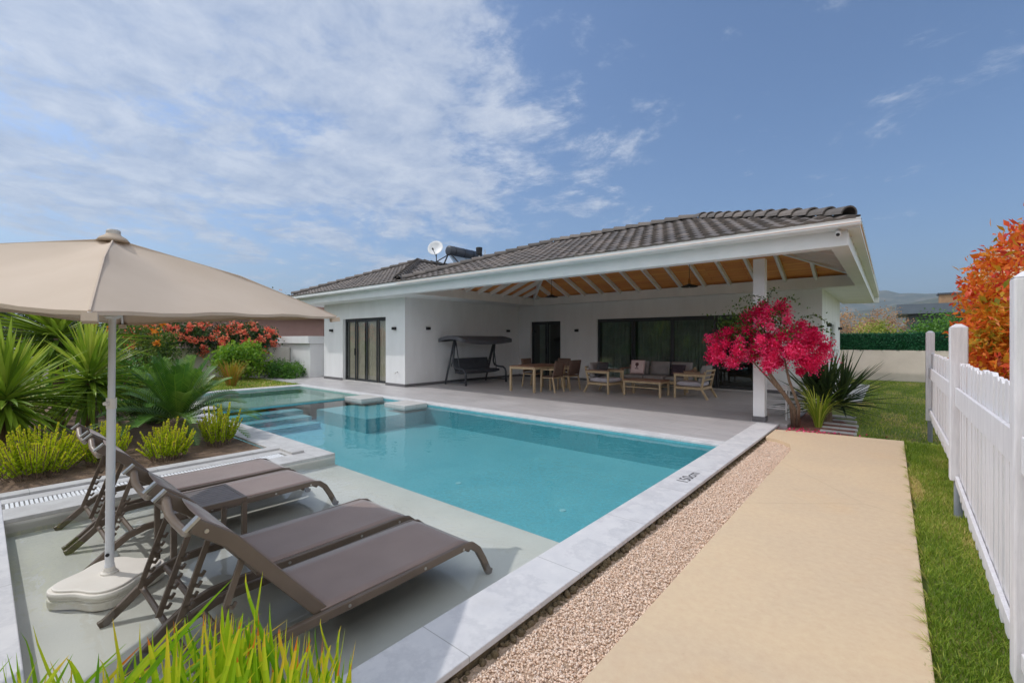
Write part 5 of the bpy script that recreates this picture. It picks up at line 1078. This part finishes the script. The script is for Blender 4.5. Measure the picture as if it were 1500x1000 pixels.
P = np.vstack(Pb); cr = np.concatenate(Cb); leaves(bm, P, .033, .028, .25, rnd=np.clip(cr * .62 + rng.uniform(0, .42, len(P)), .02, 1)); bm.build('bracts', m_boug, t)
P1, c1 = clumps((-1.75, 8.92, 1.65), (.85, .45, .55), 60, 1100, .09, .3); P2, c2 = clumps((-2.0, 8.9, 1.75), (.55, .35, .25), 26, 700, .09, .4); P = np.vstack([P1, P2]); leaves(lf, P, .055, .035, .2)
for a, b2, c_ in (((-1.5, 8.9, 2.0), (-1.4, 8.85, 2.35), (-1.15, 8.8, 2.12)), ((-1.6, 8.9, 2.05), (-1.75, 8.9, 2.4), (-2.1, 8.9, 2.25)), ((-1.2, 8.9, 1.8), (-1.0, 8.9, 2.05), (-.78, 8.9, 1.75)), ((-1.2, 8.9, 1.6), (-.95, 8.9, 1.85), (-.72, 8.9, 1.58)), ((-1.65, 8.9, 2.0), (-1.7, 8.9, 2.3), (-1.5, 8.9, 2.42))):
    a, b2, c_ = map(np.array, (a, b2, c_)); f_ = np.linspace(0, 1, 30)[:, None]; P = (1 - f_) ** 2 * a + 2 * f_ * (1 - f_) * b2 + f_ * f_ * c_; leaves(lf, P + rng.normal(size=P.shape) * .012, .055, .03, 0); lf.tube([tuple(p) for p in P[::5]], .004, 4)
lf.r = [.3] * len(lf.v); lf.build('foliage', m_bougl, t)
n = 90; P = np.stack([rng.normal(-1.05, .35, n), rng.normal(9.0, .18, n), np.full(n, -.02)], 1); P[:, 2] = np.where((P[:, 0] < -.5) & (P[:, 1] < 8.85), -.006, -.028); P = P[(P[:, 1] > 8.35) & (P[:, 0] > -1.5) & (P[:, 0] < .4)]
m_ = MB(); leaves(m_, P, .04, .035, .0, D=np.stack([rng.normal(size=len(P)), rng.normal(size=len(P)), np.abs(rng.normal(size=len(P))) * .1], 1)); tag(m_.build('fallen_petals', m_boug), kind='stuff')
# photinia hedge behind the fence
t = thing('photinia_bush', 'photinia bush with fiery orange and red leaves behind the picket fence', 'bush', (1.1, 6.4, -.05), local=False)
for i in range(10):
    m_ = MB(); x_, y_ = random.uniform(.9, 1.5), random.uniform(5.0, 7.9); m_.tube([(x_, y_, -.05), (x_ + random.gauss(0, .1), y_ + random.gauss(0, .1), 1.0), (x_ + random.gauss(0, .15), y_ + random.gauss(0, .2), 2.1)], [.03, .02, .008], 6); m_.build('stem', bark, t)
m_ = MB(); Pb = []; Cb = []
for c_, rd_, m1, n1 in (((1.12, 7.9, 1.0), (.56, 1.1, 1.0), 150, 12000), ((1.20, 6.4, 1.3), (.64, 1.3, 1.15), 180, 14000), ((1.12, 7.1, 1.95), (.5, 1.2, .62), 100, 8500), ((1.3, 5.0, 1.5), (.6, 1.0, 1.15), 120, 6500), ((1.28, 5.5, 2.05), (.45, .8, .5), 60, 2800)):
    P, cr = clumps(c_, rd_, m1, n1, .085, .55, .1); Pb.append(P); Cb.append(cr)
for a, c_ in (((.95, 7.6, 1.6), (.74, 7.9, 2.25)), ((.9, 7.9, 1.2), (.62, 8.4, 1.62)), ((.95, 7.2, 2.0), (.86, 7.3, 2.45))):
    f_ = np.linspace(0, 1, 90)[:, None] ** .8; Pb.append(np.array(a) * (1 - f_) + np.array(c_) * f_ + rng.normal(size=(90, 3)) * .03); Cb.append(np.clip(.62 + .3 * f_[:, 0], 0, 1))
P = np.vstack(Pb); cr = np.concatenate(Cb); kk = P[:, 0] > .56; P = P[kk]; cr = cr[kk]; top_ = np.clip((P[:, 2] - 1.6) / 1.2, 0, 1)
leaves(m_, P, .085, .032, .45, rnd=np.clip(cr * .42 + rng.uniform(0, .46, len(P)) + top_ * .14, .02, 1)); m_.build('foliage', m_phot, t)
for i in range(40):
    q = P[random.randrange(len(P))]
    if q[2] < 1.7 or q[0] > 1.1: continue
    f = MB(); k = 70; leaves(f, q + rng.normal(size=(k, 3)) * np.array([.06, .06, .022]) + np.array([-.05, -.03, .09]), .02, .018, .2); f.build('flower_head', m_photf, t)
# foreground day lilies
t = thing('day_lily_clump', 'bright green strap leaved clump with yellow tips in the foreground by the pool', 'plant', (-1.45, -.35, -.04), local=False)
m_ = MB(); f_v = np.array([-math.sin(YAW), math.cos(YAW), 0]); r_v = np.array([math.cos(YAW), math.sin(YAW), 0])
def fore(px, py, d, w_, bend=0.0, rnd=None):
    tip = f_v * d + r_v * ((px - 750) / 658 * d) + np.array([0, 0, 1.5 + (498 - py) / 658 * d]); lean_ = random.gauss(0, .30)
    root = tip - f_v * random.uniform(-.02, .10) + r_v * (lean_ - .10 * (px - 330) / 200) * tip[2]; root[2] = -.07
    if root[0] < -1.50: root[1] = min(root[1], -.25)
    mid = root * .45 + tip * .55 - r_v * lean_ * .45 * tip[2]; mid[2] = tip[2] * random.uniform(.62, .98)
    rn = random.uniform(.05, .74) if rnd is None else rnd
    blade(m_, root, mid, tip, w_, side=f_v + r_v * random.gauss(0, .35) + np.array([0, 0, .3]), seg=10, rnd=rn, fold=.25, rnd2=random.choice((rn, rn, min(rn + .2, .85), .85, .9, 1.0)))
for px, py, d, w_ in ((385, 836, 1.25, .014), (360, 838, 1.2, .018), (340, 848, 1.22, .022), (165, 905, 1.15, .022), (205, 912, 1.2, .018), (30, 925, 1.0, .032), (48, 915, 1.02, .034), (55, 965, .98, .02), (28, 975, .98, .02), (500, 915, 1.35, .016), (470, 905, 1.4, .014), (515, 955, 1.3, .012), (105, 965, 1.1, .02), (395, 882, 1.2, .018), (300, 895, 1.2, .02), (255, 915, 1.2, .018), (325, 885, 1.22, .018)): fore(px, py, d, w_)
for i in range(190):
    px = random.triangular(130, 540, 350); top_ = 888 + 75 * ((px - 345) / 190) ** 2; py = top_ + abs(random.gauss(0, 62)); fore(px, py, random.uniform(1.05, 1.4), random.uniform(.011, .030), random.gauss(0, .2))
for i in range(46): fore(random.uniform(-40, 190), 955 + abs(random.gauss(0, 38)), random.uniform(.95, 1.12), random.uniform(.014, .030))
for i in range(40):                                         # long arching leaves
    px = random.uniform(300, 525); fore(px, random.uniform(905, 975), random.uniform(1.1, 1.35), random.uniform(.008, .013), rnd=random.uniform(.4, .8))
m_.build('blades', m_fore, t)
# background trees and scrub
def tree(lab, loc, h, rad, n, mat, ls, m=40, name='tree', cat='tree', group=None, flowers=0, trunk=None):
    t = thing(name, lab, cat, loc, 0, group); m_ = MB(); th = h * .45 if trunk is None else trunk
    m_.tube([(0, 0, -.2), (.05, 0, th * .6), (0, .05, h * .75)], [.16 * h / 5, .12 * h / 5, .03 * h / 5], 8)
    for i in range(6):
        a = random.uniform(0, 6.28); m_.tube([(0, 0, th * random.uniform(.6, 1.1)), (rad[0] * .6 * math.cos(a), rad[1] * .6 * math.sin(a), h - rad[2] * random.uniform(.5, 1.1))], [.06 * h / 5, .015 * h / 5], 6)
    m_.build('trunk', bark, t); m_ = MB(); P, cr = clumps((0, 0, h - rad[2]), rad, m, n, min(rad) * .2, .3, .05); leaves(m_, P, ls, ls * .55, .1, rnd=np.clip(cr * .5 + rng.uniform(0, .5, n), .02, 1)); m_.build('crown', mat, t)
    if flowers:
        for i in range(flowers): m_ = MB(); p0 = np.array([random.gauss(0, rad[0] * .5), random.gauss(0, rad[1] * .5), h - rad[2] + random.uniform(0, rad[2])]); leaves(m_, p0 + rng.normal(size=(30, 3)) * .12, .14, .10); m_.build('flower', m_petal, t)
    return t
tree('dark tree with a few orange blooms above the pink house roof', (-40, 16, 0), 5.6, (1.3, 1.5, 1.5), 1500, m_far, .22, flowers=7)
tree('dark grey green tree behind the tall yucca at the left edge', (-30, 1.2, 0), 3.4, (1.9, 2.2, 1.6), 4200, m_far, .16, 60)
tree('dark tree at the left beyond the garden wall, its thin tips above the parasol', (-34.5, .6, 0), 5.9, (1.5, 1.8, 2.2), 3200, m_far, .18, 50)
tree('dark tree beyond the garden wall between the yucca and the roses', (-31, 4.0, 0), 3.0, (1.9, 2.2, 1.4), 3200, m_far, .16, 40)
tree('round green bush behind the hedge screen in front of the dark house', (2.0, 30, 0), 2.75, (1.9, 1.6, 1.2), 6000, m_hedge, .12, 70, 'green_bush', 'bush')
tree('dry reddish shrub behind the hedge screen beside the villa', (-3.6, 46, 0), 3.6, (2.4, 2.0, 1.7), 3500, m_dry, .16, 50, 'dry_shrub', 'shrub')
tree('dry reddish shrub farther back behind the hedge screen', (-1.5, 60, 0), 4.4, (3.0, 2.2, 2.1), 3500, m_dry, .2, 50, 'dry_shrub', 'shrub')
tree('yellow green shrub rising above the hedge screen beside the villa', (-.7, 33, 0), 2.5, (1.8, 1.4, 1.1), 3500, m_reed, .13, 50, 'yellow_shrub', 'shrub')
for i, (x_, y_, h) in enumerate(((12, 74, 5.5), (-8, 70, 5.0), (22, 60, 6.5))):
    tree(('green tree beside the slate grey house', 'green tree hidden mostly behind the villa', 'green tree far right behind the photinia')[i], (x_, y_, 0), h, (2.6, 2.6, 2.0), 3000, m_far, .24, 50)
P = np.stack([rng.uniform(-60, 60, 14000), rng.uniform(100, 420, 14000), np.zeros(14000)], 1); P[:, 2] = rng.uniform(0, 4.2, 14000) * rng.uniform(.3, 1, 14000)
m_ = MB(); cc = np.stack([rng.uniform(-90, 140, 500), rng.uniform(100, 450, 500), rng.uniform(.5, 3.5, 500)], 1); P = cc[rng.integers(0, 500, 16000)] + rng.normal(size=(16000, 3)) * np.array([2.2, 2.2, 1.1]); P[:, 2] = np.maximum(P[:, 2], 0); leaves(m_, P, .9, .6, .1); o = m_.build('scrub', m_far); tag(o, kind='stuff')

# tall hedge on the far side of the garden (seen reflected in the glazing)
t = thing('garden_hedge', 'tall dark green garden hedge reflected in the long terrace glazing', 'hedge', (-14, -10, -.1), local=False)
m_ = MB(); m_.box(-36, 8, -10.6, -9.9, -.1, 3.6); m_.r = [.1] * len(m_.v); P = np.stack([rng.uniform(-36, 8, 16000), -9.85 + rng.normal(size=16000) * .25, rng.uniform(0, 1, 16000) ** .8 * (4.4 + .5 * np.sin(rng.uniform(-36, 8, 16000)))], 1); P[:, 2] = rng.uniform(0, 4.2, 16000) + .5 * np.sin(P[:, 0] * .9) * (rng.uniform(0, 1, 16000) > .6); leaves(m_, P, .32, .18, .2); m_.build('foliage', m_bush, t)
m_ = MB()
for i in range(12): m_.tube([(-34 + i * 3.7, -10.2, -.1), (-34 + i * 3.7, -10.2, 1)], .05, 6)
m_.build('stems', bark, t)
# the air between here and the hills
hm = bpy.data.materials.new('haze_air'); hm.use_nodes = True; ht = hm.node_tree; ht.nodes.clear(); ho = ht.nodes.new('ShaderNodeOutputMaterial'); hv = ht.nodes.new('ShaderNodeVolumePrincipled')
hv.inputs['Color'].default_value = (.66, .82, 1.0, 1); hv.inputs['Density'].default_value = .00026; hv.inputs['Anisotropy'].default_value = .2; ht.links.new(hv.outputs[0], ho.inputs['Volume'])
m_ = MB(); m_.box(-4700, 4700, -4700, 4700, -1.5, 420); tag(m_.build('haze', hm), kind='stuff')
